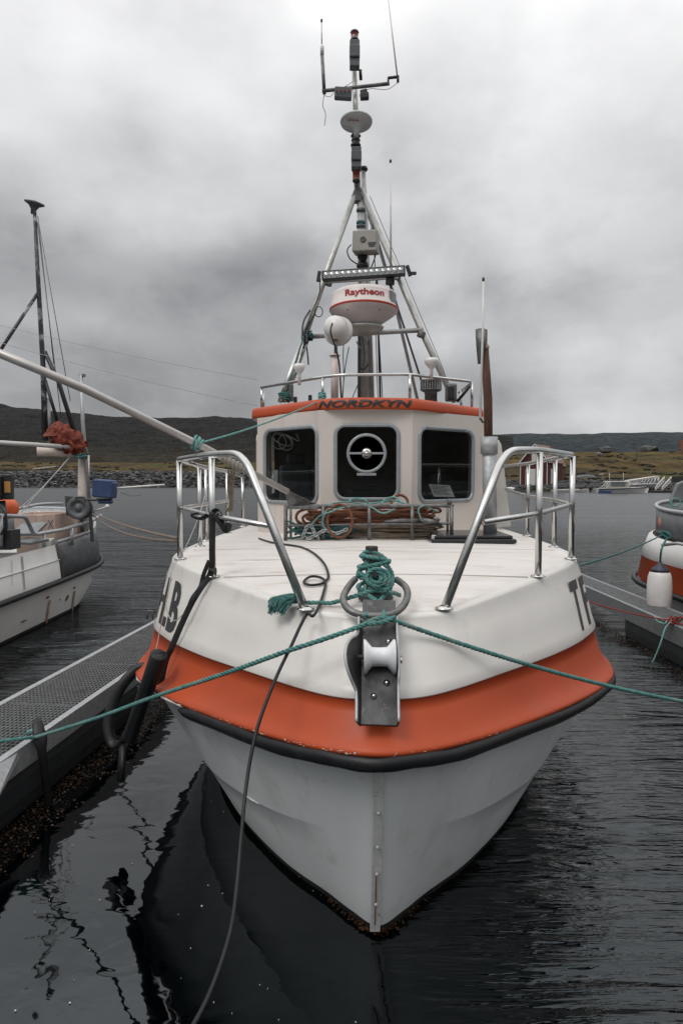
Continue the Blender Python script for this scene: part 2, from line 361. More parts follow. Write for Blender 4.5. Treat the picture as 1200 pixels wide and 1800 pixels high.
def water_mat():
    m = bpy.data.materials.new('sea_water'); m.use_nodes = True; t = m.node_tree; b = t.nodes['Principled BSDF']
    tcn = t.nodes.new('ShaderNodeTexCoord'); obj = tcn.outputs['Object']
    b.inputs['Base Color'].default_value = (.0001, .0005, .0007, 1); b.inputs['Roughness'].default_value = .03
    b.inputs['IOR'].default_value = 1.37; b.inputs['Specular Tint'].default_value = (.80, .93, 1.0, 1); b.inputs['Specular IOR Level'].default_value = .95
    def wav(sx, sy, rot, det, r, seed, dis=0.0):
        mp = t.nodes.new('ShaderNodeMapping'); mp.inputs['Scale'].default_value = (sx, sy, 1); mp.inputs['Rotation'].default_value = (0, 0, R(rot)); mp.inputs['Location'].default_value = (seed, seed * .37, 0)
        mp.vector_type = 'TEXTURE' if False else 'POINT'
        t.links.new(obj, mp.inputs[0]); n = t.nodes.new('ShaderNodeTexNoise'); n.inputs['Scale'].default_value = 1; n.inputs['Detail'].default_value = det; n.inputs['Roughness'].default_value = r
        n.inputs['Distortion'].default_value = dis; t.links.new(mp.outputs[0], n.inputs['Vector']); return n.outputs[0]
    sp = t.nodes.new('ShaderNodeSeparateXYZ'); t.links.new(obj, sp.inputs[0]); X, Yc = sp.outputs[0], sp.outputs[1]
    # lee between the boat and the left pontoon: calm; open side: rippled
    warp = math_node(t, 'MULTIPLY', math_node(t, 'SUBTRACT', wav(.5, .5, 0, 2, .5, 9), .5), 1.6)
    xr = math_node(t, 'ADD', X, warp)
    right = ramp(t, math_node(t, 'MULTIPLY_ADD', xr, .5, -.05), [(.0, 0.0), (.55, 1.0)])
    far = ramp(t, math_node(t, 'MULTIPLY_ADD', math_node(t, 'ADD', Yc, warp), .12, -.75), [(.0, 0.0), (.5, 1.0)])
    leftout = ramp(t, math_node(t, 'MULTIPLY_ADD', X, -.8, -2.2), [(0.0, 0.0), (1.0, 1.0)])
    mask = math_node(t, 'MAXIMUM', math_node(t, 'MAXIMUM', right, far), math_node(t, 'MULTIPLY', leftout, far))
    mask = math_node(t, 'MAXIMUM', mask, .0)
    vfar = ramp(t, math_node(t, 'MULTIPLY_ADD', Yc, .02, -.24), [(.0, 0.0), (.7, 1.0)])      # unresolved wavelets widen the gloss with distance
    t.links.new(math_node(t, 'MULTIPLY_ADD', vfar, .24, .03), b.inputs['Roughness'])
    fine = wav(4, 21, 17, 3, .5, 3, .7)
    med = wav(1.3, 8.0, 14, 3, .5, 21, .9)
    big = wav(.45, 1.7, 9, 3, .5, 40, .8)
    calm = wav(1.1, 1.5, 20, 3, .5, 55, .6)
    calmf = wav(5, 7, -30, 2, .5, 77, .6)
    huge = wav(.07, .38, 4, 4, .6, 90, .4)
    h = math_node(t, 'ADD', math_node(t, 'MULTIPLY', math_node(t, 'MULTIPLY', fine, math_node(t, 'SUBTRACT', 1.0, vfar)), .015), math_node(t, 'ADD', math_node(t, 'MULTIPLY', med, .046), math_node(t, 'ADD', math_node(t, 'MULTIPLY', big, .11), math_node(t, 'MULTIPLY', math_node(t, 'MULTIPLY', huge, far), .40))))
    hm = math_node(t, 'MULTIPLY', math_node(t, 'MULTIPLY', h, math_node(t, 'MULTIPLY_ADD', far, 1.4, 1.0)), mask)
    hc = math_node(t, 'ADD', math_node(t, 'MULTIPLY', calm, .014), math_node(t, 'MULTIPLY', calmf, .0016))
    ht = math_node(t, 'ADD', hm, hc)
    bn = t.nodes.new('ShaderNodeBump'); bn.inputs['Strength'].default_value = 1; bn.inputs['Distance'].default_value = 1
    t.links.new(ht, bn.inputs['Height']); t.links.new(bn.outputs[0], b.inputs['Normal'])
    return m
sea = water_mat()

def land_mat(name, stops, sc, sc2, grain=1.0, bump=.4, bsc=.5, zlo=None, speck=None):
    m = bpy.data.materials.new(name); m.use_nodes = True; t = m.node_tree; b = t.nodes['Principled BSDF']
    tcn = t.nodes.new('ShaderNodeTexCoord'); mp = t.nodes.new('ShaderNodeMapping'); mp.inputs['Scale'].default_value = (sc, sc * .5, sc * 3); t.links.new(tcn.outputs['Object'], mp.inputs[0])
    def noi(s, det=6, r=.62):
        n = t.nodes.new('ShaderNodeTexNoise'); n.inputs['Scale'].default_value = s; n.inputs['Detail'].default_value = det; n.inputs['Roughness'].default_value = r; t.links.new(mp.outputs[0], n.inputs['Vector']); return n.outputs[0]
    f = noi(1.0)
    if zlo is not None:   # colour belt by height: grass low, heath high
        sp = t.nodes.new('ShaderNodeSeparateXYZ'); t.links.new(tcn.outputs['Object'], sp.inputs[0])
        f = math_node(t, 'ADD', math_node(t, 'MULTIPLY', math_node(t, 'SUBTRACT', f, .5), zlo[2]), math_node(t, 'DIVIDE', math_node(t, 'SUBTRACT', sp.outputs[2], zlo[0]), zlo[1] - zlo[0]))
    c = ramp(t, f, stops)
    g = ramp(t, noi(sc2, 5, .75), [(.34, .25), (.66, 2.1)])
    c = mixc(t, grain, c, mixc(t, 1.0, c, g, 'MULTIPLY'))
    if speck: c = mixc(t, ramp(t, noi(bsc*9, 4, .7), [(.53, 0.0), (.64, .8)]), c, speck)
    t.links.new(c, b.inputs['Base Color']); b.inputs['Roughness'].default_value = .95; b.inputs['Specular IOR Level'].default_value = .1
    bn = t.nodes.new('ShaderNodeBump'); bn.inputs['Distance'].default_value = bump; t.links.new(noi(bsc, 6, .7), bn.inputs['Height']); t.links.new(bn.outputs[0], b.inputs['Normal'])
    return m
grassm = land_mat('shore_grass', [(.25, (.020, .025, .008)), (.40, (.040, .038, .011)), (.50, (.060, .040, .014)), (.60, (.036, .026, .011)), (.72, (.016, .015, .008))], .03, 5, bump=.6, bsc=3)
hillm = land_mat('heath_hill', [(.0, (.018, .014, .008)), (.16, (.009, .0085, .006)), (.4, (.0075, .0075, .0072)), (1.0, (.013, .0133, .014))], .02, 5, bump=6, bsc=2.5, zlo=(10, 130, .8), speck=(.05, .05, .05))
hillm2 = land_mat('hazy_heath_hill', [(.0, (.026, .034, .036)), (.5, (.023, .029, .032)), (1.0, (.030, .036, .040))], .006, 7, bump=10, bsc=2.0, grain=.7, zlo=(20, 200, .8))  # bluish haze of distance is put into the far hill's base colour
rockm = mat('shore_rock', (.085, .085, .087), (.025, .025, .027), .9, .85, bump=.05, bscale=3, dirt=(.17, .165, .16), dscale=.8, damt=.56)

ROCKS = [mat('dark_rock', (.022, .022, .024), (.012, .012, .013), .9, .9), mat('mid_rock', (.06, .06, .062), (.03, .03, .031), .9, .9), mat('grey_rock', (.075, .075, .075), (.04, .04, .04), .9, .9), mat('light_rock', (.13, .127, .125), (.08, .08, .08), .9, .9)]
# ------------------------------------------------------------------ setting: water and land
mb = MB()
xs = [-6000, -600, -60, -12, -6, 0, 6, 12, 60, 600, 6000]; ys = [-2500, -60, -6, 0, 4, 8, 16, 40, 120, 400, 6000]
mb.grid([[(x, y, 0) for x in xs] for y in ys])
water = tag(mb.build('water', sea, fix=False), kind='structure')
mb = MB(); mb.grid([[(x, y, -6) for x in (-6500, 6500)] for y in (-2600, 6500)]); tag(mb.build('seabed', darkwood, fix=False), kind='structure')

def shoreY(X): 
    t = max(0, min(1, (X - 2) / 18)); t = t*t*(3-2*t)
    return 171 * (1-t) + 117 * t + 1.2 * math.sin(X * .13)
def sstep(a, b, x):
    t = max(0, min(1, (x - a) / (b - a))); return t*t*(3-2*t)
def fbm(x, y, o=5):
    return mnoise.fractal(Vector((x, y, 0)), .9, 2.1, o)
def ground_h(X, Y):
    s = Y - shoreY(X)
    a = X / Y; rt = sstep(.02, .14, a)
    left = -2.5 + 6.3 * sstep(-4, 6, s) + 7.5 * sstep(10, 240, s) + .9 * fbm(X*.02, Y*.02) * sstep(5, 60, s)
    rgt = -2.2 + 2.9 * sstep(-3, 5, s) + 1.3 * sstep(4, 20, s) + 12.5 * sstep(15, 235, s) + (2.0 * fbm(X*.016+3, Y*.02) + .7 * fbm(X*.05, Y*.05)) * sstep(30, 120, s)
    return left * (1-rt) + rgt * rt
mb = MB(); rows = []
for i in range(90):
    s = -5 + 300 * (i/89) ** 2.2
    row = []
    for j in range(281):
        a = -1.3 + 2.6 * j / 280
        Y = 150; 
        for _ in range(4): Y = shoreY(a * Y) + s
        row.append((a * Y, Y, ground_h(a * Y, Y)))
    rows.append(row)
mb.grid(rows); tag(mb.build('shore_ground', grassm), kind='structure')
mb = MB(); rows = []
for i in range(70):
    row = []
    u = i / 69
    for j in range(261):
        a = -1.5 + 1.75 * j / 260
        Y = 380 + 900 * u
        X = a * Y
        ridge = 118 + 7 * math.sin(a * 9 + 1) + 5 * fbm(a * 9, 1.3) + 10 * sstep(-.3, -.5, a) + 16 * fbm(a*2.2, 7)
        ridge *= (1 - .35 * sstep(.0, .25, a))
        h = 6 + (ridge - 6) * (sstep(0, 1, u) * .75 + .25 * u) + 9 * fbm(X * .006, Y * .006) * math.sin(PI * min(1, u*1.05)) + 2.5 * fbm(X * .03, Y * .03)
        row.append((X, Y, h))
    rows.append(row)
mb.grid(rows); tag(mb.build('hill', hillm), kind='structure')
mb = MB(); rows = []
for i in range(50):
    row = []
    u = i / 49
    for j in range(221):
        a = -1.5 + 3.0 * j / 220
        Y = 1500 + 1700 * u; X = a * Y
        ridge = 212 - 14 * sstep(.35, .55, a) + 8 * math.sin(a * 13 + .5) + 6 * fbm(a * 5, 4) - 12 * sstep(.3, .2, a)
        row.append((X, Y, -20 + (ridge + 20) * (sstep(0, 1, u)) + 16 * fbm(X * .002, Y * .002) * math.sin(PI*u) + 5 * fbm(X*.01, Y*.01)))
    rows.append(row)
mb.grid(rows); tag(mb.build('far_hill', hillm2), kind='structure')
mb = MB(); rows = []      # unseen hills added beside and behind the viewer, to darken the window reflections
for i in range(24):
    u = i / 23; row = []
    for k in range(131):
        a = R(58 + 244*k/130); q_ = 420 + 800*u + 30*math.sin(a*5); row.append((math.sin(a)*q_, math.cos(a)*q_, -3 + (112 + 22*fbm(a*3.1, 5) + 8*math.sin(a*7)) * sstep(0, 1, u)))
    rows.append(row)
mb.grid(rows); tag(mb.build('hill', hillm), kind='structure')

def rock(mb, c, s, seed, nm=1):
    rnd = random.Random(seed)
    vs = []
    for lat, n in ((-.9, 1), (-.35, 5), (.45, 5), (.95, 1)):
        r = math.sqrt(max(0, 1 - lat*lat))
        off = rnd.random() * 6
        for k in range(n):
            a = off + 2*PI*k/n; q = .75 + rnd.random() * .5
            vs.append(Vector((math.cos(a)*r*q*s[0], math.sin(a)*r*q*s[1], lat*s[2]*(.8+rnd.random()*.4))) + Vector(c))
    fs = [(0, 1+(k+1) % 5, 1+k) for k in range(5)] + [(1+k, 1+(k+1) % 5, 6+(k+1) % 5, 6+k) for k in range(5)] + [(6+k, 6+(k+1) % 5, 11) for k in range(5)]
    mb.add(vs, fs, rnd.randrange(nm))
mb = MB()
for i in range(8500):
    X = random.uniform(-130, 16); s = random.uniform(-3.5, 5.5)
    Y = shoreY(X) + s; z = ground_h(X, Y)
    q = random.uniform(.28, .72)
    rock(mb, (X, Y, z + .1), (q * random.uniform(.9, 1.5), q, q * .8), i, 4)
tag(mb.build('rock_armour', ROCKS, fix=False), 'grey rock armour piled along the far left waterline', 'rocks', kind='stuff')
mb = MB()
for i in range(5500):
    X = random.uniform(18, 100); s = random.uniform(-3.0, 16) ; Y = shoreY(X) + s
    q = random.uniform(.15, .55) * (1.4 if random.random() < .06 else 1)
    rock(mb, (X, Y, ground_h(X, Y) + .05), (q * random.uniform(.9, 1.6), q, q * .7), i + 9000, 3)
tag(mb.build('shore_stones', ROCKS, fix=False), 'dark stones strewn along the far right waterline', 'stones', kind='stuff')
scrub = mat('heath_scrub', (.016, .018, .008), (.035, .026, .012), .5, .95, bump=.1, bscale=5)
mb = MB(); rnd = random.Random(77)
for i in range(1100):
    a = rnd.uniform(-.75, .2) if i % 5 else rnd.uniform(.1, .6); Y = rnd.uniform(178, 330) if a < .1 else rnd.uniform(135, 300); X = a*Y
    if mnoise.noise(Vector((X*.03, Y*.03, 2))) < -.05 + .3*rnd.random() - .1: continue
    for k in range(3):
        q = rnd.uniform(.25, .9); xx, yy = X + rnd.gauss(0, 1.2), Y + rnd.gauss(0, 1.2); rock(mb, (xx, yy, ground_h(xx, yy) + q*.2), (q*1.4, q, q*.6), i*3+k)
tag(mb.build('heath_scrub', scrub, fix=False), 'dark low scrub scattered over the grassy far shore', 'scrub', kind='stuff')
def far_boulder(px, py, Y, w, h, m, label):
    p = P(px, py, Y); mb = MB(); rock(mb, (p.x, p.y, p.z), (w, w*.7, h), int(px)); o = mb.build('boulder', m, loc=(p.x, p.y, p.z)); tag(o, label, 'boulder')
palerock = mat('pale_rock', (.22, .22, .21), (.14, .14, .135), .8, .9)
far_boulder(1051, 798, 300, 1.6, 1.0, palerock, 'pale grey boulder on the crest of the grassy slope, far right')
far_boulder(1057, 835, 170, .95, .45, palerock, 'small pale boulder in the grass above the moored work boat')
far_boulder(1140, 790, 320, 5.5, 2.6, rockm, 'dark rock outcrop on the crest above the gangway')
far_boulder(1064, 791, 320, 4.0, 2.2, rockm, 'dark rock outcrop on the crest above the pale boulder')

# ------------------------------------------------------------------ main boat
CX = lambda Y: .175 + .035 * (Y - 3.0)
BOAT = empty('fishing_boat', (CX(7), 7, 0), 'white and orange fishing boat seen from its bow, black rubber fender, cream wheelhouse, steel mast', 'fishing boat')
Rk = [(0,0,1.165),(.07,.2,1.155),(.23,.42,1.135),(.57,.74,1.09),(1.09,1.18,1.03),(1.6,1.55,.985),(2.1,1.79,.955),(2.9,1.90,.93),(4.6,1.93,.90),(7.5,1.85,.92),(9.6,1.6,.95)]
Lk = [(.17,0,1.36),(.20,.18,1.358),(.35,.37,1.35),(.68,.67,1.335),(1.20,1.10,1.305),(1.7,1.45,1.29),(2.2,1.68,1.285),(3.0,1.78,1.285),(4.7,1.81,1.28),(7.5,1.74,1.29),(9.6,1.5,1.3)]
Dk = [(.45,0,1.695),(.48,.18,1.695),(.585,.37,1.69),(.95,.69,1.715),(1.45,1.07,1.74),(1.93,1.40,1.765),(2.38,1.60,1.78),(3.1,1.68,1.78),(4.7,1.71,1.765),(7.5,1.62,1.75),(9.6,1.4,1.75)]
Wk = [(.50,0,0),(.63,.14,0),(.80,.28,0),(1.1,.55,0),(1.6,.88,0),(2.1,1.12,0),(2.6,1.27,0),(3.4,1.42,0),(4.9,1.52,0),(7.5,1.45,0),(9.6,1.3,0)]
def kf(K, t):
    n = len(K) - 1; t = max(0, min(n, t)); i = min(n-1, int(t)); u = t - i
    g = lambda j: Vector(K[j]) if j >= 0 else Vector((K[-j][0], -K[-j][1], K[-j][2]))
    a, b, c, d = g(i-1), g(i), g(i+1), g(min(n, i+2))
    return .5 * ((2*b) + (c-a)*u + (2*a-5*b+4*c-d)*u*u + (3*b-a-3*c+d)*u**3)
def kfl(K, t):      # the deck edge is nearly straight between its corners
    n = len(K) - 1; t = max(0, min(n, t)); i = min(n-1, int(t)); q = Vector(K[i]).lerp(Vector(K[i+1]), t - i)
    return kf(K, t).lerp(q, .75 * (1 - sstep(4.5, 6, t)))
def nrm(K, t):          # outward plan normal in (aft, half) space
    a, b = kf(K, max(0, t-.05)), kf(K, min(10, t+.05)); d = b - a
    n = Vector((-d.y, d.x, 0))   # rotate
    if t < .02: n = Vector((-1, 0, 0))
    return n.normalized()
def toW(p, side): 
    Y = 3.0 + p.x; return Vector((CX(Y) + side * p.y, Y, p.z))
def hull_rows(t):
    D, L, Rr, Wl = kfl(Dk, t), kf(Lk, t), kf(Rk, t), kf(Wk, t)
    nD, nL, nR = nrm(Dk, t), nrm(Lk, t), nrm(Rk, t)
    z = Vector((0, 0, 1)); r = []
    r.append((D - nD*.075 + z*.004, 1)); r.append((D - nD*.036 + z*.003, 1)); r.append((D - nD*.012 - z*.005, 0)); r.append((D - nD*.002 - z*.018, 0)); r.append((D - z*.038, 0))
    for f in (.3, .6, .85): r.append((D.lerp(L, f) + nL*.006, 0))
    r.append((L + nL*.012 + z*.006, 0)); r.append((L + nL*.010 - z*.001, 0)); r.append((L + nL*.001 - z*.003, 2))
    dR = Rr - L
    lk = .75*(1 - sstep(1.5, 4, t))
    for fz, fh in ((.3, .14), (.55, .31), (.75, .50), (.88, .70), (.96, .88)):
        fh = fh + (fz - fh)*lk
        r.append((Vector((L.x + dR.x*fh, L.y + dR.y*fh, L.z + (dR.z + .02)*fz)), 2))
    r.append((Rr + nR*.006 + z*.014, 2)); r.append((Rr + nR*.012 + z*.004, 2)); r.append((Rr + nR*.010 - z*.012, 2))
    r.append((Rr - nR*.03 - z*.016, 3)); r.append((Rr - nR*.075 - z*.02, 3))
    U = Rr - nR*.085 - z*.03
    if t < 1.2: U.x += .04 * t * (1.2 - t)
    ch = .55 - .06 * max(0, t - 1.5); amp = .006 * sstep(1.5, 3.4, t) * (1 - .5*sstep(5, 8, t))
    nW = (nR + nrm(Wk, t)).normalized()
    B_ = lambda f: .016*math.sin(PI*f)
    k_a = 1
    for f in (.2, .45, .72): 
        q = U.lerp(Wl, f * (1 - ch)); r.append((q + nW*(B_(f*(1-ch)) + amp*f), 3))
    q = U.lerp(Wl, 1 - ch); b = nW*B_(1-ch)
    r.append((q + b + nW*amp*.95, 3)); r.append((q.lerp(Wl, .010) + b + nW*amp, 3)); r.append((q.lerp(Wl, .03) + b, 3))
    for g in (.35, .7): 
        f = (1-ch) + ch*g; r.append((U.lerp(Wl, f) + nW*B_(f), 3))
    zz = .045; f = 1 - zz / max(.5, U.z)
    r.append((U.lerp(Wl, f) + nW*.002, 3)); r.append((U.lerp(Wl, f) + nW*.001 - z*.002, 4)); r.append((Wl.copy(), 4))
    k = Wl.copy(); k.z = -.35; k.x += .22; k.y *= .72; r.append((k, 4)); k2 = k.copy(); k2.z = -.6; k2.y *= .3; r.append((k2, 4))
    return r
ts = [i * .1 for i in range(0, 60)] + [6 + i*.25 for i in range(0, 17)]
mb = MB()
for side in (-1, 1):
    cols = [hull_rows(t) for t in ts]
    rows = [[toW(cols[j][i][0], side) for j in range(len(ts))] for i in range(len(cols[0]))]
    mis = [cols[0][i+1][1] for i in range(len(cols[0]) - 1)]
    mis = [0 if m == 1 else m - (1 if m > 1 else 0) for m in mis]
    mb.grid(rows, mis=mis)
hull = mb.build('hull', [gel, orange, lowhull, boot], BOAT)
bm = bmesh.new(); bm.from_mesh(hull.data); bmesh.ops.remove_doubles(bm, verts=bm.verts, dist=.0008); bmesh.ops.recalc_face_normals(bm, faces=bm.faces); bm.to_mesh(hull.data); bm.free()
# transom
mb = MB(); l = [toW(p, -1) for p, _ in hull_rows(10)]; r_ = [toW(p, 1) for p, _ in hull_rows(10)]
mb.grid([l, r_]); mb.build('transom', gel, BOAT)
# deck
mb = MB(); rows = []
def deck_z(t, w): 
    D = kfl(Dk, t); return D.z + .004 + .022 * (1 - w*w) * sstep(0, 1.5, t)
for t in ts:
    D = kfl(Dk, t) - nrm(Dk, t) * .072
    rows.append([toW(Vector((D.x, D.y * w, deck_z(t, w))), 1) for w in [k/10 for k in range(-10, 11)]])
mb.grid(rows); mb.build('deck', deckm, BOAT)
def deck_at(X, Y):      # deck height under a point
    a = Y - 3.0; lo, hi = 0.0, 10.0
    for _ in range(30):
        m = (lo+hi)/2
        if kf(Dk, m).x < a: lo = m
        else: hi = m
    D = kf(Dk, lo); w = min(1, abs(X - CX(Y)) / max(.1, D.y)); return deck_z(lo, w)
seamm = mat('seam_grey', (.42, .40, .375), (.5, .47, .44), 9, .6)
for Yq, hw in ((4.47, 1.0), (5.75, 1.52)):
    mb = MB(); mb.tube([(CX(Yq) + x, Yq, deck_at(CX(Yq) + x, Yq) - .0005) for x in [k/12*hw for k in range(-12, 13)]], .0035, 6); mb.build('deck_seam', seamm, BOAT)
# black rubber fender under the lip (torn away at the left quarter)
pts = []
t = 4.05
while t > 0: pts.append(toW(kf(Rk, t) - nrm(Rk, t)*.012 - Vector((0, 0, .046)), -1)); t -= .12
t = 0.0
while t < 9.9: pts.append(toW(kf(Rk, t) - nrm(Rk, t)*.012 - Vector((0, 0, .046)), 1)); t += .12
pts = [p + Vector((0, 0, .004 * math.sin(i*.35))) for i, p in enumerate(pts)]
mb = MB(); rr = [(.040 + .0015*math.sin(i*.9), .042) for i in range(len(pts))]
rr[0] = (.012, .03); rr[1] = (.034, .044); mb.tube(pts, rr, 14, flat=(0, 0, 1)); mb.build('fender_strip', rubber, BOAT)
mb = MB(); tt = [4.0 + k*.12 for k in range(50)]      # bare edge left of it, chipped
mb.tube([toW(kf(Rk, t) - nrm(Rk, t)*(-.004 + .004*math.sin(t*37)) - Vector((0, 0, .016 + .003*math.sin(t*23))), -1) for t in tt], .010, 6)
mb.build('chipped_edge', gel, BOAT)
# water beads on the fender
mb = MB(); rnd = random.Random(3)
for _ in range(260):
    t = rnd.uniform(0, 5); sd_ = rnd.choice((-1, 1)); 
    if sd_ < 0 and t > 3.8: continue
    c = kf(Rk, t) - nrm(Rk, t)*.012 - Vector((0, 0, .046)); a = rnd.uniform(-.9, 1.3)
    p = c + (nrm(Rk, t)*math.cos(a) + Vector((0, 0, 1))*math.sin(a)) * .040
    q = rnd.uniform(.0012, .0032); mb.lathe([(0.0005, -q*.6), (q, 0), (q*.7, q*.5), (.0003, q*.8)], toW(p, sd_), n=6)
wd = bpy.data.materials.new('water_bead'); wd.use_nodes = True; wd.node_tree.nodes['Principled BSDF'].inputs['Base Color'].default_value = (.05, .05, .055, 1); wd.node_tree.nodes['Principled BSDF'].inputs['Roughness'].default_value = .05
o = mb.build('water_beads', wd, BOAT); o['kind'] = 'stuff'

# chips of bare gelcoat along the orange lip
mb = MB(); rnd = random.Random(17)
for _ in range(120):
    t = abs(rnd.gauss(2.6, 2.0)); sd_ = -1 if rnd.random() < .75 else 1
    if t > 6 or t < .3: continue
    q_ = kf(Rk, t) + nrm(Rk, t)*.0105 + Vector((0, 0, rnd.uniform(-.006, .008))); p = toW(q_, sd_); tn = (toW(kf(Rk, t+.03), sd_) - toW(kf(Rk, t), sd_)).normalized(); w_ = rnd.uniform(.002, .012); h_ = rnd.uniform(.001, .0035)
    n_ = (toW(kf(Rk, t) + nrm(Rk, t), sd_) - toW(kf(Rk, t), sd_)).normalized()*.0016
    mb.add([p + n_ - tn*w_, p + n_ - Vector((0, 0, h_)), p + n_ + tn*w_*.8, p + n_ + Vector((0, 0, h_*.8))], [(0, 1, 2, 3)])
o = mb.build('lip_chips', gel, BOAT, fix=False); o['kind'] = 'stuff'
# stem plate with screws
A, B = Vector((0, .055, 0)), None
def stem_pt(f):   # f 0 top 1 waterline
    U = kf(Rk, 0) - Vector((-1, 0, 0))*.085 - Vector((0, 0, .03)); Wl = kf(Wk, 0); p = U.lerp(Wl, f); return Vector((CX(3) , 3 + p.x - .018 - .018*math.sin(PI*f*.8), p.z))
mb = MB()
a, b = stem_pt(.04), stem_pt(.97); a.x += .0; 
mb.beam(a, b, .052, .016, up=Vector((0, -1, .3)))
mb.beam(a, a + (b-a)*.018, .052, .02, up=Vector((0, -1, .3)))
sp_ = mb.build('stem_plate', mat('stem_strip', (.62, .62, .60), (.5, .5, .49), 20, .45, .12, dirt=(.05, .035, .03), dscale=11, damt=.63), BOAT, bevel=.003)
for f in (.07, .29, .47, .62, .80):
    p = stem_pt(f) + Vector((0, -.012, .004)); mb = MB(); mb.lathe([(.009, -.004), (.009, .001), (.005, .003), (.0005, .0035)], p, axis=(0, -1, .45), n=12); mb.build('screw', galv, sp_)
mb = MB()
for f0, f1, w in ((.62, .93, .006), (.66, .74, .004)): mb.beam(stem_pt(f0) + Vector((-.002, -.0095, .004)), stem_pt(f1) + Vector((-.002, -.0095, .004)), w, .002, up=Vector((0, -1, .3)))
mb.build('rust_run', rustm, sp_)
# rub marks on the lower hull, left by fenders and lines
def hull_low(t, f, side, o=.0015):
    rows_ = hull_rows(t); pts_ = [toW(p, side) for p, m in rows_ if m == 3][2:]; k = f*(len(pts_)-1); i = min(len(pts_)-2, int(k)); p = pts_[i].lerp(pts_[i+1], k - i)
    return p + Vector((side*.6, -.8, 0)).normalized()*o
scuff = mat('pale_rub_mark', (.725, .725, .715), (.69, .69, .68), 9, .45)
for side, ((ta, fa), (tb, fb)), w_ in ((1, ((4.2, .45), (3.5, .62)), .004), (-1, ((3.5, .45), (3.2, .55)), .008)):
    mb = MB(); vs = []; n_ = 14
    for i in range(n_+1):
        f = i/n_; p = hull_low(ta + (tb-ta)*f, fa + (fb-fa)*f, side); w2 = w_*math.sin(PI*f)**.7*(.7 + .5*mnoise.noise(Vector((f*6, ta, 0)))); vs += [p + Vector((w2, 0, w2*.3)), p - Vector((w2, 0, w2*.3))]
    mb.add(vs, [(2*i, 2*i+1, 2*i+3, 2*i+2) for i in range(n_)]); mb.build('rub_mark', scuff, BOAT)
# growth on the waterline
mb = MB(); rnd = random.Random(11)
def leaf(mb, p, s, rnd, flat=.3):
    d = Vector((rnd.uniform(-1, 1), rnd.uniform(-1, 1), rnd.uniform(-flat, flat))).normalized(); w = d.cross(Vector((rnd.uniform(-.4, .4), rnd.uniform(-.4, .4), 1))).normalized() * .35
    mb.add([p, p + (d*.5 + w)*s, p + d*s, p + (d*.5 - w)*s], [(0, 1, 2, 3)])
for _ in range(520):
    t = abs(rnd.gauss(0, 1.3)); s_ = rnd.choice((-1, 1)); p = toW(kf(Wk, t) + nrm(Wk, t)*rnd.uniform(-.01, .035), s_); p.z = rnd.uniform(-.012, .022)
    leaf(mb, p, rnd.uniform(.006, .022) * (1.7 if t < .5 else 1), rnd)
o = mb.build('waterline_growth', weed, BOAT, fix=False); o['kind'] = 'stuff'

# ---- text helper
def text2d(s, size, off=0.0, shear=0.0, sp=1.0, sx=1.0):
    cu = bpy.data.curves.new('t', 'FONT'); cu.body = s; cu.size = size; cu.offset = off; cu.shear = shear; cu.space_character = sp; cu.resolution_u = 4; cu.fill_mode = 'FRONT'
    ob = bpy.data.objects.new('t', cu); COL.objects.link(ob); bpy.context.view_layer.update()
    dg = bpy.context.evaluated_depsgraph_get(); me = bpy.data.meshes.new_from_object(ob.evaluated_get(dg)); bpy.data.objects.remove(ob)
    bm = bmesh.new(); bm.from_mesh(me); bmesh.ops.remove_doubles(bm, verts=bm.verts, dist=1e-5)
    xs_ = [v.co.x for v in bm.verts]; x0, x1 = min(xs_), max(xs_); k = x0 + .012
    while k < x1:
        bmesh.ops.bisect_plane(bm, geom=bm.verts[:] + bm.edges[:] + bm.faces[:], plane_co=(k, 0, 0), plane_no=(1, 0, 0)); k += .02
    ys_ = [v.co.y for v in bm.verts]; y0, y1 = min(ys_), max(ys_)
    bm.verts.index_update()
    vs = [((v.co.x - x0) * sx, v.co.y - y0) for v in bm.verts]; fs = [tuple(v.index for v in f.verts) for f in bm.faces]
    bm.free(); return vs, fs, (x1 - x0) * sx, y1 - y0
def text_on(name, s, W_, H_, fn, m, parent, off=.012, shear=0.0, sp=1.0):
    vs, fs, w, h = text2d(s, 1.0, off, shear, sp)
    mb = MB(); mb.add([fn(x / w * W_, y / h * H_) for x, y in vs], fs); return mb.build(name, m, parent, fix=False)
def hull_letter(s, t0, wid, zlo, zhi, side, flip):
    # t0: station of the letter's bow-side edge; width runs aft
    def fn(x, y):
        d = x if not flip else wid - x
        t = t0; acc = 0
        while acc < d: 
            p0 = kf(Lk, t); t += .01; acc += (kf(Lk, t) - p0).length
        D, L = kf(Dk, t), kf(Lk, t); f = (zlo + (zhi - zlo) * y / (zhi - zlo) - L.z) / (D.z - L.z)
        p = L.lerp(D, f) + nrm(Lk, t) * .0115
        return toW(p, side)
    return text_on('registration_letter', s, wid, zhi - zlo, lambda x, y: fn(x, y), black, hull, off=.03)
hull_letter('B', 4.72, .20, 1.335, 1.66, -1, True)
hull_letter('L', 5.14, .18, 1.345, 1.66, -1, True)
hull_letter('-', 5.50, .08, 1.48, 1.53, -1, True)
hull_letter('4', 5.72, .20, 1.345, 1.66, -1, True)
hull_letter('T', 4.80, .21, 1.34, 1.665, 1, False)
hull_letter('F', 5.35, .18, 1.34, 1.665, 1, False)
hull_letter('-', 5.95, .10, 1.46, 1.50, 1, False)

